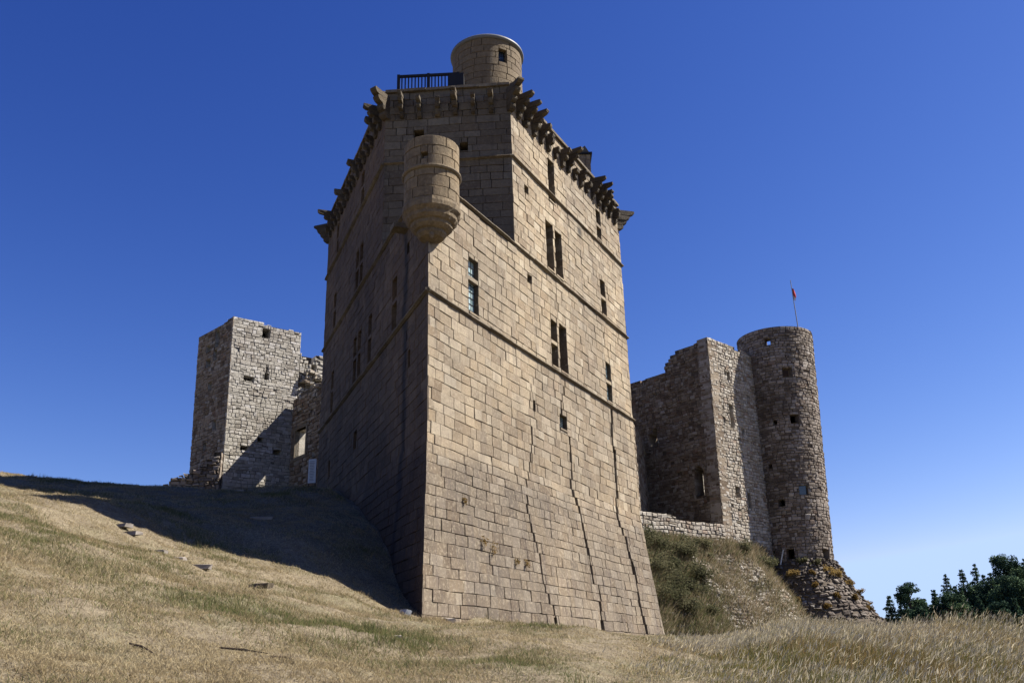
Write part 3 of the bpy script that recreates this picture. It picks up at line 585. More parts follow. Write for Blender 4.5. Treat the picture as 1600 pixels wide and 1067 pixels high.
# enclosure wall beyond, sunlit and broken
ew = thing('broken_wall', 'sunlit broken stone wall end behind the curtain wall beside the square tower', 'ruined wall', (A1.x, A1.y, 12))
masonry('wall_face', plane(LT, FRd, nFR), 5.32, 13, courses(11.2, 26.2, .22, .34, random.Random(35)), (.22, .6), [M_RUBG, M_MORT, M_RUBG], ew, [(6.25, 6.6, 24.0, 24.5)], seed=35, gap=.05, dj=.07, cj=.04, bev=.04, depth=.14, T=1.0, miss=.05, wig=.04, split=.3,
        top=prof([(5.3, 25.3), (5.9, 25.2), (6.1, 24.6), (6.4, 24.3), (6.5, 25.1), (7.2, 25.4), (8, 25.3), (9, 24), (13, 23)]))
mb = MB(); rr = random.Random(36)
for i in range(26): p = LT+FRd*(5.5+rr.uniform(0, 1.6))+nFR*rr.uniform(.1, .5); s = rr.uniform(.15, .4); mb.box((p.x, p.y, 22.3+rr.uniform(0, 1.6)), s, s*.7, s*.5, (rr.uniform(-1, 1), rr.uniform(-1, 1), 0), rr.random(), 0, .05, rr, up=(rr.uniform(-.4, .4), rr.uniform(-.4, .4), 1))
mb.build('loose_stones', M_RUBL, ew)
# curtain wall with square window
CU0 = Vector((-16.1, 64.65, 0)); CUd = Vector((.64061, -.76787, 0)); nCU = Vector((-CUd.y*-1, CUd.x*-1, 0)); nCU = Vector((CUd.y, -CUd.x, 0))
if nCU.x > 0: nCU = -nCU
cw = thing('curtain_wall', 'dark shaded rubble curtain wall with one big square window joining square tower and keep', 'wall', (-14, 62, 12))
masonry('wall_face', plane(CU0, CUd, nCU), 0, 9.5, courses(11.2, 21.7, .24, .33, random.Random(37)), (.25, .6), [M_RUBH, M_MORT, M_RUBG], cw, [(.70, 2.30, 16.95, 18.95), (3.3, 3.7, 16.5, 16.9)], seed=37, gap=.04, dj=.035, cj=.025, bev=.03, depth=.10, T=.8, miss=.015, wig=.02, split=.2,
        top=prof([(0, 21.4), (1, 21.65), (9.5, 21.7)]))
mb = MB(); Mc = plane(CU0, CUd, nCU)
for a, b, c, d in ((.55, 2.45, 18.95, 19.2), (.5, 2.5, 16.72, 16.95), (.5, .70, 16.95, 18.95), (2.30, 2.5, 16.95, 18.95)):
    mb.poly([Mc(s, z, o) for o in (.05, -.3) for s, z in ((a, c), (b, c), (b, d), (a, d))], [(0, 1, 2, 3), (7, 6, 5, 4), (0, 4, 5, 1), (1, 5, 6, 2), (2, 6, 7, 3), (3, 7, 4, 0)], rnd.random())
mb.build('window_frame', M_TRIM, cw)
# low ruined wall stub on the far left
st = thing('ruined_wall_stub', 'dark tumbled rubble wall sloping down left from the square tower foot', 'ruined wall', (-21.5, 61, 12))
masonry('wall_face', plane((-20.05, 61.55), (-1, -.06), (0, -1)), 0, 4.6, courses(11, 18, .2, .32, random.Random(38)), (.2, .5), [M_RUBR, M_MORT, M_RUBR], st, seed=38, gap=.05, dj=.07, cj=.05, bev=.04, depth=.12, T=1.6, wig=.05, split=.3, sstep=.5,
        top=prof([(0, 17.1), (1.0, 16.1), (2.0, 15.6), (3.0, 15.2), (3.8, 14.6), (4.6, 13.6)]))
# safety railing and information board at the crest
fr = thing('metal_railing', 'dark metal safety railing on the shaded crest in front of the square tower', 'railing', (-12.6, 49, 11.2))
pts = [(-14.9, 49.1), (-13.5, 49.0), (-12.1, 49.0), (-10.75, 48.9)]
mb = MB(); mb.tube([(x, y, 11.75) for x, y in pts], .035, 6); mb.tube([(x, y, 11.2) for x, y in pts], .025, 6); mb.build('rail', M_IRON, fr)
for x, y in pts: mb = MB(); mb.tube([(x, y, 10.2), (x, y, 11.8)], .035, 6); mb.build('post', M_IRON, fr)
bd = thing('information_board', 'tall white information board with small lines of grey text on the keep wall end', 'sign', (-10.75, 48.0, 11.0))
mb = MB(); mb.box((-10.78, 48.2, 12.42), .42, .05, 1.28, (1, -.12, 0)); mb.build('board', M_PANEL, bd)
mb = MB()
for i in range(13):
    wd = rnd.uniform(.16, .30); mb.box((-10.78-.02, 48.165, 12.93-.085*i), wd, .012, .018, (1, -.12, 0))
mb.build('printed_text', M_INK, bd)
mb = MB(); mb.tube([(-10.95, 48.27, 11.0), (-10.95, 48.27, 13.0)], .025, 6); mb.tube([(-10.6, 48.22, 11.0), (-10.6, 48.22, 13.0)], .025, 6); mb.build('board_posts', M_IRON, bd)

# ------------------------------------------------------------------ right: ruined hall, parapet, bank, round tower
HC = Vector((13.506, 60.0, 0)); GRd = Vector((.73549, .67754, 0)); GLd = Vector((-.6848, .72873, 0)); nGR = Vector((GRd.y, -GRd.x, 0)); nGL = Vector((GLd.y, -GLd.x, 0))
if nGR.y > 0: nGR = -nGR
if nGL.y > 0: nGL = -nGL
hall = thing('ruined_hall', 'roofless ruined rubble hall between keep and round tower with narrow arched window', 'ruin', (13.5, 60, 9))
hcz = courses(8.0, 23.7, .17, .25, random.Random(41)); ln = (-.018, 0)
masonry('wall', plane(HC, GRd, nGR, ln, 23.6), 0, 6.4, hcz, (.18, .44), [M_RUBL, M_MORTP, M_RUBL], hall, [(1.88, 2.3, 17.6, 19.2), (1.98, 2.3, 21.0, 21.6), (1.75, 2.2, 12.8, 13.5), (3.1, 3.4, 12.2, 13.2), (3.2, 3.45, 17.3, 17.7)], seed=41, gap=.025, dj=.03, cj=.02, bev=.03, depth=.08, T=.9, miss=.006, wig=.02, split=.15, top=prof([(0, 23.7), (6.4, 23.6)]))
arch = [(1.25, 2.0, 12.9, 14.6), (1.33, 1.92, 14.6, 14.8), (1.45, 1.80, 14.8, 14.95)]
hl = masonry('wall', plane(HC, GLd, nGL, ln, 23.6), 0, 8, hcz, (.16, .42), [M_RUBH, M_MORT, M_RUBH], hall, arch+[(4.9, 5.65, 16.95, 17.9), (4.9, 5.3, 17.9, 18.25)], seed=42, gap=.028, dj=.03, cj=.025, bev=.025, depth=.06, T=1.0, miss=.02, wig=.02, split=.2, sstep=.5,
        top=prof([(0, 23.65), (2.6, 23.6), (3.1, 23.3), (3.4, 22.9), (3.75, 22.5), (4.0, 22.2), (4.6, 22.05), (5.4, 22.15), (5.6, 22.3), (5.8, 22.0), (8, 22.2)]))
hl['label'] = 'brown shaded rubble wall with ragged stepped top and arched window'
masonry('inner_wall', plane((9.3, 64.6), (-.25, -.97), (.97, -.25)), 0, 7, courses(8, 17.4, .25, .33, rnd), (.25, .5), [M_RUBH, M_MORT, M_RUBH], hall, seed=43, depth=.08, T=.8, dj=.03, gap=.035)
masonry('inner_wall', plane((8.6, 65.6), GRd, nGR), 0, 10.5, courses(8, 21.5, .25, .33, rnd), (.25, .5), [M_RUBL, M_MORTP, M_RUBH], hall, seed=44, depth=.08, T=.8, dj=.03, gap=.035)
PA = Vector((13.19, 59.62, 0)); PAd = (Vector((7.44, 55.11, 0))-PA).normalized(); nPA = Vector((PAd.y, -PAd.x, 0))
if nPA.y > 0: nPA = -nPA
pp = thing('parapet_wall', 'low pale sunlit stone parapet with broken notch between keep and ruined hall', 'wall', (10, 57.5, 9))
masonry('wall_face', plane(PA, PAd, nPA), -.1, 9.5, courses(8.2, 11.0, .22, .3, random.Random(45)), (.22, .5), [M_RUBL, M_MORTP, M_RUBL], pp, seed=45, gap=.035, dj=.03, cj=.03, bev=.035, depth=.08, T=.6, wig=.03, split=.1, sstep=.5, top=prof([(0, 10.9), (3.7, 10.95), (4.0, 10.65), (4.2, 10.6), (4.5, 10.95), (9.5, 11.05)]))
tw = thing('round_tower', 'tall round rubble tower with small square openings and a flared planted foot', 'tower', (19.3, 65, 4))
RC = (19.62, 65.0); az0 = R_(196.8); Rt = 2.74
MRT = cyl(RC[0], RC[1], Rt, az0, (-.026, 0), 25.2, -.021)
def rh(f, z, w, h): s = math.asin(f)*Rt; return (s-w/2, s+w/2, z-h/2, z+h/2)
hr = [rh(-.17, 24.15, .42, .5), rh(.26, 21.75, .68, .66), rh(.33, 18.35, .66, .62), rh(.37, 13.4, .68, .66), rh(-.16, 9.2, .62, .66), rh(.80, 9.15, .75, .62), rh(-.66, 9.2, .6, .6), rh(-.76, 17.5, .4, .5), rh(-.25, 12.6, .5, .45), rh(-.2, 18.2, .3, .3), rh(-.45, 15.2, .3, .3)]
masonry('tower_wall', MRT, -math.pi*Rt, math.pi*Rt, courses(8.7, 25.2, .17, .27, random.Random(46)), (.2, .48), [M_RUBR, M_MORT, M_RUBR], tw, hr, seed=46, gap=.03, dj=.03, cj=.022, bev=.03, depth=.06, T=.7, miss=.008, wig=.03, split=.15, sstep=.2, sharp=(False, False), seg=.22)
gmb = MB(); r = hr[3]; gmb.face([MRT(r[0], r[2], -.2), MRT(r[1], r[2], -.2), MRT(r[1], r[3], -.2), MRT(r[0], r[3], -.2)]); gmb.build('glass', M_GLASSD, tw)
gmb = MB(); gmb.lathe((19.2, 65), [(2.0, 14.5), (.01, 14.5)], 24); gmb.build('floor_deck', M_WOODD, tw); gmb = MB(); gmb.lathe((19.4, 65), [(2.0, 20), (.01, 20)], 24); gmb.build('floor_deck', M_WOODD, tw)
def skirt(s, z, o):
    k = (8.9-z); rr = 2.42+.42*k+.035*k*k+o+.12*math.sin(s*1.3+z)*min(k, 1); a = az0-s/Rt
    return (19.22+rr*math.sin(a)+.08*k, 65+rr*math.cos(a), z)
M_FOOT = rubble_mat('dark_foot_rubble', [(0, (.10, .08, .065)), (.4, (.19, .155, .125)), (.8, (.29, .25, .205)), (1, (.45, .41, .36))], .6, (.90, .90, .92), .15)
masonry('battered_foot', skirt, -math.pi*Rt, math.pi*Rt, courses(3, 8.85, .16, .26, random.Random(47)), (.15, .36), [M_FOOT, M_JOINT, M_FOOT], tw, seed=47, gap=.06, dj=.11, cj=.05, bev=.06, depth=.12, T=.5, miss=.12, wig=.05, split=.2, sstep=.3, sharp=(False, False), back=False)
fp = thing('flagpole', 'thin grey flagpole with small drooping red and white flag on the round tower', 'flagpole', (21.5, 64.7, 24))
mb = MB(); mb.tube([(21.5, 64.8, 24), (21.45, 64.8, 27), (21.40, 64.8, 29.9)], [.04, .035, .025], 6); mb.build('pole', M_POLE, fp)
mb = MB()
fl = [[(21.42, 64.8, 29.25), (21.55, 64.78, 29.15), (21.66, 64.84, 28.8)], [(21.43, 64.8, 28.95), (21.54, 64.75, 28.85), (21.68, 64.82, 28.55)], [(21.44, 64.8, 28.65), (21.53, 64.78, 28.5), (21.62, 64.8, 28.4)], [(21.44, 64.8, 28.35), (21.50, 64.8, 28.22), (21.56, 64.8, 28.15)]]
for i in range(3):
    for j in range(2): mb.face([fl[i][j], fl[i][j+1], fl[i+1][j+1], fl[i+1][j]], .5, 0 if i < 2 else 1)
mb.build('flag', [M_FLAGR, M_FLAGY], fp)

# planted bank with stone facing below the parapet
bq = [Vector((4.0, 52.2, 0)), Vector((7.2, 54.6, 0)), Vector((10.3, 57.1, 0)), Vector((13.6, 59.7, 0)), Vector((15.0, 61.2, 0)), Vector((16.2, 62.8, 0))]
bo = [Vector((.61, -.79, 0)), Vector((.61, -.79, 0)), Vector((.62, -.78, 0)), Vector((.70, -.70, 0)), Vector((.9, -.3, 0)), Vector((.95, 0.1, 0))]
cum = [0]
for a, b in zip(bq[:-1], bq[1:]): cum.append(cum[-1]+(b-a).length)
def bankM(s, z, o):
    s = max(0, min(cum[-1]-1e-4, s)); i = max(j for j in range(len(cum)-1) if cum[j] <= s); f = (s-cum[i])/(cum[i+1]-cum[i])
    b = bq[i].lerp(bq[i+1], f); n = bo[i].lerp(bo[i+1], f).normalized(); t = (9.5-z)/6.
    run = (4.6*t**.9 if t > 0 else 0)*(1-.35*max(0, (s-cum[3])/3.5)); p = b+n*(run+o*.8)
    w_ = .15*math.sin(s*1.1+z*.9)+.1*math.sin(s*2.7-z*1.7)
    return (p.x+n.x*w_, p.y+n.y*w_, z+o*.6)
rv = thing('retaining_wall', 'sloping rubble retaining wall half hidden by shrubs under the pale parapet', 'retaining wall', (13, 56, 4))
masonry('stone_facing', bankM, 0.1, cum[-1]-.05, courses(2.6, 9.5, .17, .25, random.Random(48)), (.2, .42), [M_RUBL, M_MORTP, M_RUBL], rv, seed=48, gap=.045, dj=.05, cj=.035, bev=.04, depth=.10, T=.8, miss=.05, wig=.04, split=.1, sstep=.5, back=False)
mb = MB(); mb.poly([(4, 53, 9.7), (7.6, 55.3, 9.7), (13.3, 59.8, 9.7), (9.2, 64.8, 9.7), (2, 66, 9.7)], [(0, 1, 2, 3, 4)]); mb2 = MB(); mb2.poly([(12.9, 60.6, 16.0), (9.4, 64.3, 16.0), (11, 66, 16.0), (15, 62.5, 16.0)], [(0, 1, 2, 3)]); mb2.build('window_blocking_deck', M_WOODD, hall)  # upper deck in the hall is added unseen, to darken the arched window
tag(mb.build('terrace_ground', M_MORT), 'bare earth terrace behind the parapet', 'ground', kind='structure')

# ------------------------------------------------------------------ vegetation
rg = np.random.default_rng(7)
def kites(base, tip, width, bend, rg):
    """one bent blade per row as two quads"""
    n = len(base); d = tip-base; L = np.linalg.norm(d, axis=1, keepdims=True)
    side = np.cross(d, rg.normal(size=(n, 3))); side /= np.linalg.norm(side, axis=1, keepdims=True)+1e-9
    w = width[:, None]*.5; mid = base+d*.55+bend
    A = np.stack([base-side*w, base+side*w, mid+side*w*.8, mid-side*w*.8], 1); B = np.stack([mid-side*w*.8, mid+side*w*.8, tip+side*w*.12, tip-side*w*.12], 1)
    return A, B
def inview(x, y, z, m=.06):
    dx = x; dz = z-1.6; f = np.array(F_); X = np.array(X_); U = np.array(U_)
    dep = y*f[1]+dz*f[2]; px = (dx*X[0]+y*X[1]+dz*X[2])/np.maximum(dep, .1); py = (dx*U[0]+y*U[1]+dz*U[2])/np.maximum(dep, .1)
    return (dep > 1) & (abs(px) < 800/FPX*1.0+m+.12) & (py > -533.5/FPX-m-.1) & (py < .6)
def inside_keep(x, y):
    a = (x-P0.x)*nRv.x+(y-P0.y)*nRv.y; b = (x-P0.x)*nLv.x+(y-P0.y)*nLv.y; return (a < .35) & (b < .35)
def patch(x, y, sc, ph):
    return .5+.25*np.sin(x*sc+ph+1.7*np.sin(y*sc*.7+ph))+.25*np.sin(y*sc*1.3-ph*2+1.3*np.sin(x*sc*.9))
def tall_edge(x, y): return x-(1.25+(y-12)*.245)      # >0 : unmown side
def path_mask(x, y):
    # worn strip with steps up the left slope
    px = np.array([-4.0, -7.5, -10.2, -11.6]); py = np.array([20.5, 23.5, 26.0, 27.5]); return np.exp(-((y-np.interp(-x, -px, py))/.9)**2)*((x < -4) & (x > -12.5))
def lawn():
    N = 2300000; # candidates; kept with density falling with distance
    y = 7+rg.random(N)**1.6*46; x = (rg.random(N)*2-1)*(.62*y+2)-.0*y; 
    keepm = (tall_edge(x, y) < .25+.5*rg.normal(size=N)*.5) & ~inside_keep(x, y) & (x > -34); x, y = x[keepm], y[keepm]
    z = ground(x, y); k = inview(x, y, z); x, y, z = x[k], y[k], z[k]
    pm = path_mask(x, y); k = rg.random(len(x)) > pm*.85; x, y, z, pm = x[k], y[k], z[k], pm[k]
    cl = patch(x, y, 3.1, .3)*patch(x, y, 7.7, 2.1); k = rg.random(len(x)) < np.clip(.22+2.2*cl, 0, 1); x, y, z = x[k], y[k], z[k]
    bare = (patch(x, y, .9, 7.7)*patch(x, y, 2.3, 3.9)); k = rg.random(len(x)) < np.clip(1.3-1.9*bare, .3, 1); x, y, z, = x[k], y[k], z[k]
    n = len(x); print('lawn blades', n)
    tus = (patch(x, y, 5.3, 1.9)*patch(x, y, 3.7, .2) > .62); rd = (x-P0.x)*nRv.x+(y-P0.y)*nRv.y; foot = (rd < 1.25)&(rd > 0)
    gr = patch(x, y, .55, 1.1)*patch(x, y, 1.9, .4); band = np.exp(-((y-(15.5+x*-.28))/1.6)**2)*(x < -1.5)
    g = np.clip(gr*1.15+band*.55-.05, 0, 1)
    strip = np.exp(-((tall_edge(x, y)+1.1)/.8)**2); L = rg.uniform(.02, .062, n)*(1-.5*strip)*(1+g*.7)*np.where(tus, 1.9, 1)*np.where(foot, 1.8, 1)*(1+.012*y); az = rg.random(n)*2*np.pi; tilt = rg.uniform(.5, 1.45, n)-g*.35
    d = np.stack([np.cos(az)*np.sin(tilt), np.sin(az)*np.sin(tilt), np.cos(tilt)+.12], 1)*L[:, None]
    base = np.stack([x, y, z-.004], 1); w_ = rg.uniform(.0025, .0055, n)*(1+.05*y)
    A, B = kites(base, base+d, w_, np.stack([0*x, 0*x, L*.16], 1), rg)
    col = np.where(rg.random(n) < g, rg.uniform(.62, 1, n), np.clip(rg.normal(.28, .19, n)+.3*(patch(x, y, .8, 4)-.5)-.15*strip, 0, .66))
    tag(quads_np('lawn_grass', np.concatenate([A, B]), np.concatenate([col, col]), M_GRASS), 'short dry straw coloured grass with green patches covering the slope', 'grass', kind='stuff')
lawn()
def tall():
    N = 1500000; y = 8+rg.random(N)**1.3*38; x = rg.random(N)*(.72*y+4)+.5
    k = (tall_edge(x, y) > rg.normal(size=N)*.35) & ~inside_keep(x, y); x, y = x[k], y[k]; z = ground(x, y); k = inview(x, y, z, .15); x, y, z = x[k], y[k], z[k]
    cl = patch(x, y, 1.4, .9)*patch(x, y, 4.1, 1.7); k = rg.random(len(x)) < np.clip(.15+2.2*cl, 0, 1); x, y, z = x[k], y[k], z[k]
    n = len(x); print('tall blades', n)
    e = 1.12*np.clip(tall_edge(x, y)/2.5, .25, 1); hm = patch(x, y, .45, 2.2)*.6+.4*patch(x, y, 1.5, .2)+.45*np.exp(-((x-11.4)**2+(y-23.5)**2)/2.5); dist = np.clip((y-8)/20, 0, 1)
    L = rg.uniform(.18, .58, n)*(.22+1.15*hm)*np.where(rg.random(n) < .05, 1.22, 1)*e*(.8+.35*dist); az = np.where(rg.random(n) < .5, rg.normal(.2, .9, n), rg.random(n)*6.28); tilt = np.abs(rg.normal(.34, .3, n))
    d = np.stack([np.cos(az)*np.sin(tilt), np.sin(az)*np.sin(tilt), np.cos(tilt)], 1)*L[:, None]; base = np.stack([x, y, z-.01], 1)
    A, B = kites(base, base+d, rg.uniform(.0022, .0052, n)*(1+.04*y), np.stack([-.08*L, 0*x, L*.06], 1), rg)
    gp = np.clip(1.5*patch(x, y, .75, 5.1)*patch(x, y, 1.6, 1.)+.35*np.exp(-((x-2-y*.2)/2.2)**2)-.05+.4*np.exp(-((y-10.5)/3.5)**2)*(x < 6.5), 0, 1); u_ = x/y; gp = np.clip(gp*.9+.8*(u_ < .37)*(y < 18)*patch(x, y, .9, .5)+.45*(u_ > .45)*patch(x, y, .7, 2.5), 0, .85); brown = patch(x, y, .32, 3.3)*.4+.3*patch(x, y, 1.3, 1.3)+.5*(u_ > .36)*(y < 19)-.25*(y > 20)
    col = np.where(rg.random(n) < gp, rg.uniform(.62, 1, n), np.clip(.2+.55*brown+rg.normal(0, .13, n), 0, .66))
    # pale seed heads
    k = rg.random(n) < np.where(y > 18, .3, .10); hb = (base+d)[k]; m_ = len(hb); hd = d[k]/L[k][:, None]; hl_ = rg.uniform(.06, .14, m_)
    A2, B2 = kites(hb-hd*.02, hb+hd*hl_[:, None]+np.stack([.04+0*hl_, 0*hl_, -.03+0*hl_], 1), rg.uniform(.007, .014, m_)*(1+.02*y[k]), np.zeros((m_, 3)), rg)
    c2 = np.clip(rg.normal(.10, .08, m_), 0, .4)
    tag(quads_np('tall_grass', np.concatenate([A, B, A2, B2]), np.concatenate([col, col, c2, c2]), M_TALL), 'unmown tall dry grass with pale seed heads on the right', 'grass', kind='stuff')
tall()
def leafcloud(name, blobs, n, size, mat, parent, off, flat=.5, colr=(0, 1), up=.0):
    """n small leaf quads spread in ellipsoid blobs (cx,cy,cz,rx,ry,rz,shade)"""
    b = np.array(blobs, float); vol = (b[:, 3]*b[:, 4]*b[:, 5])**.67; idx = rg.choice(len(b), n, p=vol/vol.sum()); q = b[idx]
    v = rg.normal(size=(n, 3)); v /= np.linalg.norm(v, axis=1, keepdims=True); r = rg.random(n)**.45; c = q[:, :3]+v*q[:, 3:6]*r[:, None]
    u = rg.normal(size=(n, 3)); u[:, 2] = u[:, 2]*flat+up; u /= np.linalg.norm(u, axis=1, keepdims=True); s = np.cross(u, rg.normal(size=(n, 3))); s /= np.linalg.norm(s, axis=1, keepdims=True)
    L = rg.uniform(.6, 1.3, n)[:, None]*size
    V = np.stack([c-u*L*.5, c+s*L*.28, c+u*L*.5, c-s*L*.28], 1)
    A = np.clip(q[:, 6]+rg.normal(0, .16, n), colr[0], colr[1])
    return quads_np(name, V, A, mat, parent, off)

# shrubs on the bank
def bank_pt(s, z, o=0.): return Vector(bankM(s, z, o))
shr = [(4.0, 9.0, .85), (5.3, 8.5, 1.0), (3.6, 7.7, 1.0), (5.0, 7.2, .95), (6.3, 8.2, .7), (3.3, 6.4, .9), (4.6, 6.0, .85), (7.9, 9.2, .75), (9.0, 9.0, .6), (6.2, 6.9, .7), (3.4, 5.0, .8), (8.6, 8.2, .5), (12.7, 9.0, .8), (14.0, 8.2, .8), (2.6, 8.6, .9), (2.7, 7.2, .9), (2.5, 5.6, .9), (5.4, 4.9, .55)]
names = ['leafy shrub under the left end of the parapet', 'broad green shrub high on the bank below the parapet notch', 'olive green shrub against the keep edge', 'wide green shrub in the middle of the bank', 'small pale shrub right of the bank shrubs', 'low shrub down the bank beside the keep batter', 'ragged shrub above the stone facing', 'dark green shrub under the parapet middle', 'small dark shrub under the right parapet end', 'thin shrub over the stones of the bank', 'lowest shrub beside the keep base', 'tiny shrub on the facing near the hall corner', 'dark shrub in shade at the round tower root', 'dark bush in the shaded gap by the round tower', 'shrub hidden behind the keep edge top', 'shrub behind the keep edge middle', 'shrub behind the keep edge low', 'small bush low on the stone facing']
for (s, z, r), nm in zip(shr, names):
    p = bank_pt(s, z); o = thing('shrub', nm, 'shrub', (p.x, p.y, p.z-.1), 'shrubs on the bank')
    bl = [(p.x+rg.normal()*r*.5, p.y+rg.normal()*r*.4, p.z+.15+abs(rg.normal())*r*.2, r*rg.uniform(.4, .7), r*rg.uniform(.4, .7), r*rg.uniform(.3, .55), rg.uniform(.25, .8)) for _ in range(12)]
    leafcloud('foliage', bl, int(2600*r), .11, M_LEAF, o, o.location)
    mb = MB()
    for _ in range(5): mb.tube([(p.x, p.y, p.z-.2), (p.x+rg.normal()*r*.3, p.y+rg.normal()*r*.3, p.z+r*.5)], [.03, .01], 5)
    mb.build('stems', M_BARK, o)
# dry grasses on the bank
def bankgrass():
    n = 62000; s = rg.uniform(.1, cum[-1]-.2, n); z = 9.6-6.*rg.random(n)**1.0
    dens = np.where(s < 6.5, .9, np.where(z > 8.6, .95, .30+.35*(patch(s, z*2, 1.6, .6) > .55))); k = rg.random(n) < dens; s, z = s[k], z[k]; n = len(s)
    base = np.array([bankM(a, b, 0.) for a, b in zip(s, z)]); L = rg.uniform(.15, .5, n); az = rg.random(n)*2*np.pi; t = rg.uniform(.1, .9, n)
    d = np.stack([np.cos(az)*np.sin(t)+.25, np.sin(az)*np.sin(t)-.3, np.cos(t)], 1)*L[:, None]
    A, B = kites(base, base+d, rg.uniform(.012, .03, n), np.zeros((n, 3)), rg); g = patch(s, z*2, 1.1, 2.)
    col = np.where(rg.random(n) < np.where(s < 7, .5, .2)+.3*g, rg.uniform(.6, 1, n), np.clip(rg.normal(.38, .16, n), 0, .66))
    tag(quads_np('bank_grass', np.concatenate([A, B]), np.concatenate([col, col]), M_BANK), 'dry grasses and weeds growing over the stone bank', 'grass', kind='stuff')
bankgrass()
# plant cushions on the round tower's foot
tf = [(-.15, 7.9, .42, 'yellow'), (.62, 8.0, .45, 'yellow'), (.78, 7.9, .4, 'yellow'), (.93, 7.3, .35, 'yellow'), (.2, 7.0, .3, 'ochre'), (.97, 6.7, .35, 'ochre'), (-.4, 7.2, .3, 'dry'), (.5, 6.3, .3, 'dry'), (.1, 8.7, .35, 'green'), (.45, 8.6, .4, 'green'), (.75, 6.2, .3, 'dry'), (.99, 5.8, .35, 'ochre'), (.3, 5.7, .3, 'dry'), (-.1, 6.1, .3, 'dry'), (.25, 7.9, .25, 'dry'), (.88, 5.5, .3, 'dry')]
pl = ['left end of the ledge', 'right upper edge', 'right edge just below the ledge', 'right edge a step lower', 'middle of the slope', 'right edge halfway down', 'shaded left slope', 'centre right slope', 'top ledge below the small opening', 'top ledge right part', 'right slope low down', 'right edge near the bottom', 'lower middle', 'lower left', 'just under the ledge middle', 'bottom right slope']
for (f, z, r, cn), nm in zip(tf, pl):
    p = Vector(skirt(math.asin(f)*Rt, z, .05)); o = thing('wall_plant', '%s plant cushion on the round tower foot, %s' % (cn, nm), 'plant', p, 'plant cushions on the round tower foot')
    bl = [(p.x+rg.normal()*r*.4, p.y+rg.normal()*r*.3, p.z+rg.normal()*r*.25, r*.55, r*.55, r*.45, {'yellow': .8, 'ochre': .55, 'dry': .3, 'green': .5}[cn]) for _ in range(5)]
    leafcloud('foliage', bl, 420, .11, M_LEAF if cn == 'green' else M_TUFT, o, o.location)
pk = thing('wooden_stake', 'pale wooden stake leaning on the round tower foot', 'stake', (17.6, 62.0, 8.2)); p = Vector(skirt(-.4*Rt, 8.5, .3)); mb = MB(); mb.tube([p, p+Vector((.28, -.1, .95))], [.05, .045], 6); mb.build('stick', M_LITTER, pk)

# weeds rooted in the joints of the battered base
for (s_, z_, r_), nm in zip([(3.3, 6.2, .16), (3.9, 6.05, .2), (5.4, 5.75, .13), (6.1, 5.75, .13), (2.2, 7.4, .1)], ['weed tuft in a joint low on the sunlit base, leftmost of the row', 'largest weed tuft hanging from a joint of the sunlit base', 'small weed in a joint right of the largest tuft', 'rightmost small weed in the sunlit base', 'tiny weed above the others near the spur edge']):
    p = Vector(MR(s_, z_, .05)); o = thing('wall_weed', nm, 'plant', p, 'weeds in the joints of the keep base')
    leafcloud('foliage', [(p.x, p.y, p.z-.05, r_, r_, r_, .4), (p.x+.05, p.y-.05, p.z-.15, r_*.7, r_*.7, r_*.9, .5)], 90, .07, M_TUFT, o, o.location)
# conifers on the far right rise
def tree(kind, x, y, ztop, h, r, label, seed, cat='conifer'):
    x = x*y/150; ztop = 1.6+(ztop-1.6)*y/150; r = r*(1.45 if kind == 'spruce' else 1.12)
    rr = random.Random(seed); g0 = gz(x, y); zb = min(g0, ztop-h); h = ztop-zb
    o = thing('pine_tree' if kind == 'pine' else 'spruce_tree' if kind == 'spruce' else 'broadleaf_tree', label, 'tree', (x, y, zb), 'trees on the rise beyond the castle')
    mb = MB(); mb.tube([(x, y, zb-1), (x+rr.uniform(-.2, .2), y, zb+h*.5), (x, y, ztop-.3)], [.035*h, .02*h, .03], 7)
    bl = []; n = 17000
    if kind == 'spruce':
        nl = int(h*1.7)
        for i in range(nl):
            f = i/nl; z = zb+h*(.12+.88*f); R = min(r, .30*(ztop-z)+.12)*rr.uniform(.72, 1.12)
            for k in range(9):
                a = rr.random()*6.28; q = R*rr.uniform(.45, .95); bl.append((x+q*math.cos(a), y+q*math.sin(a), z-q*.22, R*.34+.08, R*.34+.08, .25+.08*R, rr.uniform(.1, .8)))
                if k < 3: mb.tube([(x, y, z), (x+q*math.cos(a), y+q*math.sin(a), z-q*.2)], [.06, .02], 4)
    else:
        lo = .2 if kind == 'pine' else .05
        for i in range(60 if kind == 'pine' else 40):
            f = rr.random(); z = zb+h*(lo+(1-lo)*f*.95); R = r*math.sin(math.pi*min(.97, .30+.62*f))**.7; a = rr.random()*6.28; q = R*rr.uniform(.3, .85)
            cx, cy = x+q*math.cos(a), y+q*math.sin(a); bl.append((cx, cy, z, r*rr.uniform(.2, .34), r*rr.uniform(.2, .34), r*rr.uniform(.14, .24), rr.uniform(.1, .9)))
            mb.tube([(x, y, z-r*.35), (cx, cy, z)], [.09, .03], 4)
        bl.append((x, y, ztop-r*.25, r*.25, r*.25, r*.25, .6))
    mb.build('trunk', M_BARK, o)
    leafcloud('crown', bl, n, .29 if kind != 'broad' else .3, M_PINE if kind != 'broad' else M_LEAF, o, o.location, flat=.5)
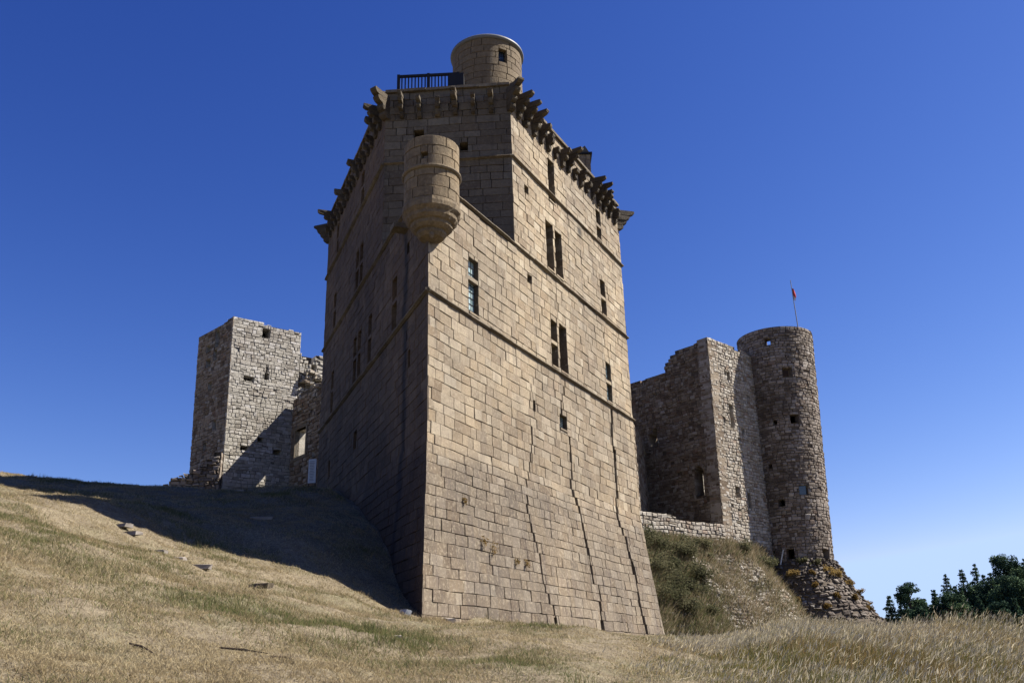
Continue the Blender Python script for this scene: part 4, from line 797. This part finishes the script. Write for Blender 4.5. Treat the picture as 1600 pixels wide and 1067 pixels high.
TR = [('spruce', 57.8, 150, 13.2, 8, 1.7, 'small pointed spruce nearest the round tower'), ('pine', 61.0, 148, 14.9, 9, 2.9, 'layered pine right of the small spruce'), ('spruce', 64.9, 152, 13.9, 9, 2.2, 'blue green spruce behind the layered pine'),
      ('spruce', 67.2, 156, 16.2, 12, 2.0, 'thin tall spire of a spruce'), ('spruce', 66.6, 147, 12.9, 8, 2.6, 'low dark spruce under the thin spire'), ('spruce', 69.9, 150, 16.9, 12, 3.2, 'dense dark spruce in the middle of the row'), ('spruce', 72.1, 152, 17.7, 13, 2.9, 'tall spruce with a blunt head in the middle'),
      ('spruce', 74.2, 149, 16.2, 12, 3.0, 'broad spruce in front of the two tallest'), ('pine', 76.7, 152, 18.9, 14, 3.4, 'tallest pine with a tiered crown'), ('spruce', 80.0, 150, 18.3, 14, 3.6, 'dark spruce at the right border'), ('spruce', 83.5, 150, 19.0, 14, 3.6, 'tall spruce beyond the dark border one'),
      ('pine', 78.3, 145, 14.6, 11, 3.0, 'shorter pine in front of the border trees'), ('spruce', 71.6, 144, 12.8, 9, 2.6, 'low spruce in front of the row'), ('spruce', 63.0, 143, 11.2, 7, 2.5, 'bushy young spruce low at the left'), ('broad', 60.0, 140, 9.6, 5, 2.4, 'green rounded shrub tree at the foot of the small spruce'),
      ('broad', 75.6, 135, 9.9, 6, 2.3, 'light green leafy tree low at the right'), ('broad', 79.0, 134, 9.6, 6, 2.5, 'yellow green leafy tree at the right border'), ('broad', 68.5, 138, 9.0, 5, 2.6, 'dark leafy tree low in the middle'), ('pine', 74.5, 141, 11.5, 8, 2.6, 'dark bushy pine low in front'), ('broad', 64.6, 137, 8.6, 5, 2.6, 'olive leafy tree low between pines'), ('broad', 72.3, 136, 8.8, 5, 2.5, 'shadowy leafy tree low right of the middle')]
TR += [('spruce', 63.2, 153, 12.6, 8, 2.4, 'spruce filling the gap behind the layered pine'), ('spruce', 68.4, 158, 14.4, 11, 2.8, 'rear spruce between the spire and the middle row'), ('spruce', 75.4, 158, 16.4, 13, 3.4, 'rear spruce left of the tallest pine'), ('pine', 78.6, 158, 17.2, 13, 3.6, 'rear pine behind the border trees'),
       ('spruce', 66.0, 142, 10.8, 7, 2.4, 'small dark spruce low left of the middle'), ('spruce', 70.4, 140, 10.9, 7, 2.6, 'small dark spruce low in the middle'), ('spruce', 77.2, 140, 12.4, 9, 2.8, 'dark spruce low right of the tallest'), ('broad', 62.2, 136, 8.4, 5, 2.4, 'low leafy tree below the young spruce'), ('spruce', 81.0, 144, 15.4, 11, 3.2, 'dark spruce at the right picture edge')]
TR += [('spruce', 59.4, 155, 11.6, 7, 2.3, 'spruce just right of the small pointed one'), ('spruce', 61.8, 158, 12.4, 8, 2.6, 'rear spruce behind the layered pine'), ('spruce', 65.2, 158, 13.4, 9, 2.8, 'rear spruce left of the thin spire'), ('spruce', 69.2, 146, 14.2, 10, 2.8, 'spruce joining the spire to the middle row'), ('spruce', 73.2, 157, 16.0, 12, 3.2, 'rear spruce right of the blunt headed one'),
       ('spruce', 58.4, 142, 8.8, 5, 2.2, 'short spruce at the foot of the row'), ('spruce', 64.0, 145, 10.6, 7, 2.5, 'short spruce below the thin spire'), ('spruce', 67.6, 141, 11.2, 7, 2.6, 'short dense spruce under the middle row'), ('spruce', 74.2, 138, 10.6, 7, 2.7, 'short spruce beside the light green tree')]
LOW = ['leftmost of the low trees at the foot of the conifers', 'second low tree from the left at the foot of the conifers', 'third low tree from the left at the foot of the conifers', 'fourth low tree from the left at the foot of the conifers', 'fifth low tree from the left at the foot of the conifers', 'sixth low tree from the left at the foot of the conifers', 'seventh low tree from the left at the foot of the conifers', 'rightmost of the low trees at the foot of the conifers']
TR += [('pine' if i % 2 else 'spruce', 60.2+i*2.35, 146+(i*5) % 7, 11.7+i*.55, 7, 3.8, LOW[i]) for i in range(8)]
for i, a in enumerate(TR): tree(*a, 300+i)

# ------------------------------------------------------------------ small things on the grass
def slab(name, label, cat, x, y, sx, sy, sz, ang, mat, tilt=0., grp=None, seed=0, lift=0.):
    rr = random.Random(seed); z = gz(x, y); mb = MB(); a = R_(ang); ax = (math.cos(a), math.sin(a), 0)
    mb.box((0, 0, 0), sx, sy, sz, ax, rr.random(), 0, min(sx, sy)*.09, rr, up=(tilt, -.12, 1)); mb.box((sx*.05, 0, sz*.45), sx*.85, sy*.8, sz*.3, ax, rr.random(), 0, sz*.12, rr, up=(tilt, -.12, 1))
    o = mb.build(name, mat); o.location = (x, y, z+sz*.1+lift); return tag(o, label, cat, grp)
SL = [(-11.55, 26.9, .62, 'pale flat step stone highest on the worn path'), (-10.9, 26.1, .6, 'bluish step stone second from the top of the path'), (-9.7, 25.0, .6, 'thin pale step edge with a dark gap beneath'), (-8.9, 24.3, .5, 'half buried step stone in the middle of the path'), (-8.0, 23.6, .55, 'grey step stone beside a dark hole in the turf')]
for i, (x, y, L, nm) in enumerate(SL): slab('step_stone', nm, 'step', x, y, L, .34, .10, -15+i*6, M_STONE, .1, 'worn stone steps on the slope', i, -.03)
slab('stone_block', 'reddish broken stone block lying alone on the sunny slope', 'stone', -6.0, 22.1, .5, .28, .13, -12, M_TRIM, .12, None, 9, .09)
slab('rock', 'small grey rock in the turf near the bottom middle', 'rock', -2.05, 16.2, .12, .09, .08, 20, M_STONE, .1, None, 10, .02)
slab('rock', 'pale rock half sunk in the shaded slope', 'rock', -9.3, 33.5, .9, .3, .14, 5, M_STONE, 0, None, 11)
slab('rock', 'longer pale rock higher in the shaded slope', 'rock', -12.6, 40.5, 1.2, .3, .14, 5, M_STONE, 0, None, 12)
slab('plastic_scrap', 'bluish white scrap lying at the foot of the spur', 'litter', -3.3, 27.6, .34, .2, .16, 130, M_LITTER, .4, None, 13, .04)
for i, (x, y, s) in enumerate([(-3.05, 27.45, .16), (-2.85, 27.25, .12), (-3.5, 27.9, .12), (-2.6, 27.3, .1)]): slab('stone_chip', ['grey stone chip next to the scrap', 'pale stone chip touching the spur foot', 'stone chip in shade behind the scrap', 'smallest chip right of the spur edge'][i], 'stone', x, y, s, s*.8, s*.5, 30*i, M_STONE, 0, 'stone chips at the spur foot', 20+i)
rs = random.Random(91); wds = ['first', 'second', 'third', 'fourth', 'fifth', 'sixth', 'seventh', 'eighth', 'ninth', 'tenth']
for i in range(10):
    sv = 1.2+i*1.9+rs.uniform(-.5, .5); q = P0+DRv*(sv-.6)+nRv*(.55+.4*sv/19.8+rs.uniform(.1, .35)); sz_ = rs.uniform(.1, .28)
    slab('fallen_stone', '%s fallen stone along the foot of the sunlit wall, counted from the spur' % wds[i], 'stone', q.x, q.y, sz_*1.4, sz_, sz_*.6, rs.uniform(0, 180), M_STONE, rs.uniform(-.2, .2), 'fallen stones along the keep foot', 60+i)
slab('metal_grate', 'dark flat drain slab against the right part of the keep base', 'drain', 6.1, 43.6, .9, .3, .12, 62, M_IRON, 0, None, 14)
for i, (x, y, L, a, nm) in enumerate([(-3.6, 12.6, .8, -25, 'dark dry stick lying near the bottom left of the lawn'), (-2.95, 12.1, .3, 10, 'short dark broken stick near the bottom edge'), (-4.7, 12.0, .6, -40, 'thin bent stick in the left foreground')]):
    mb = MB(); ca, sa = math.cos(R_(a)), math.sin(R_(a)); z0_ = gz(x, y)
    mb.tube([(-L/2*ca, -L/2*sa, gz(x-L/2*ca, y-L/2*sa)-z0_+.03), (0, .04, .05), (L/2*ca, L/2*sa, gz(x+L/2*ca, y+L/2*sa)-z0_+.03)], [.012, .016, .006], 5)
    o = mb.build('stick', M_TWIG); o.location = (x, y, z0_); tag(o, nm, 'stick')
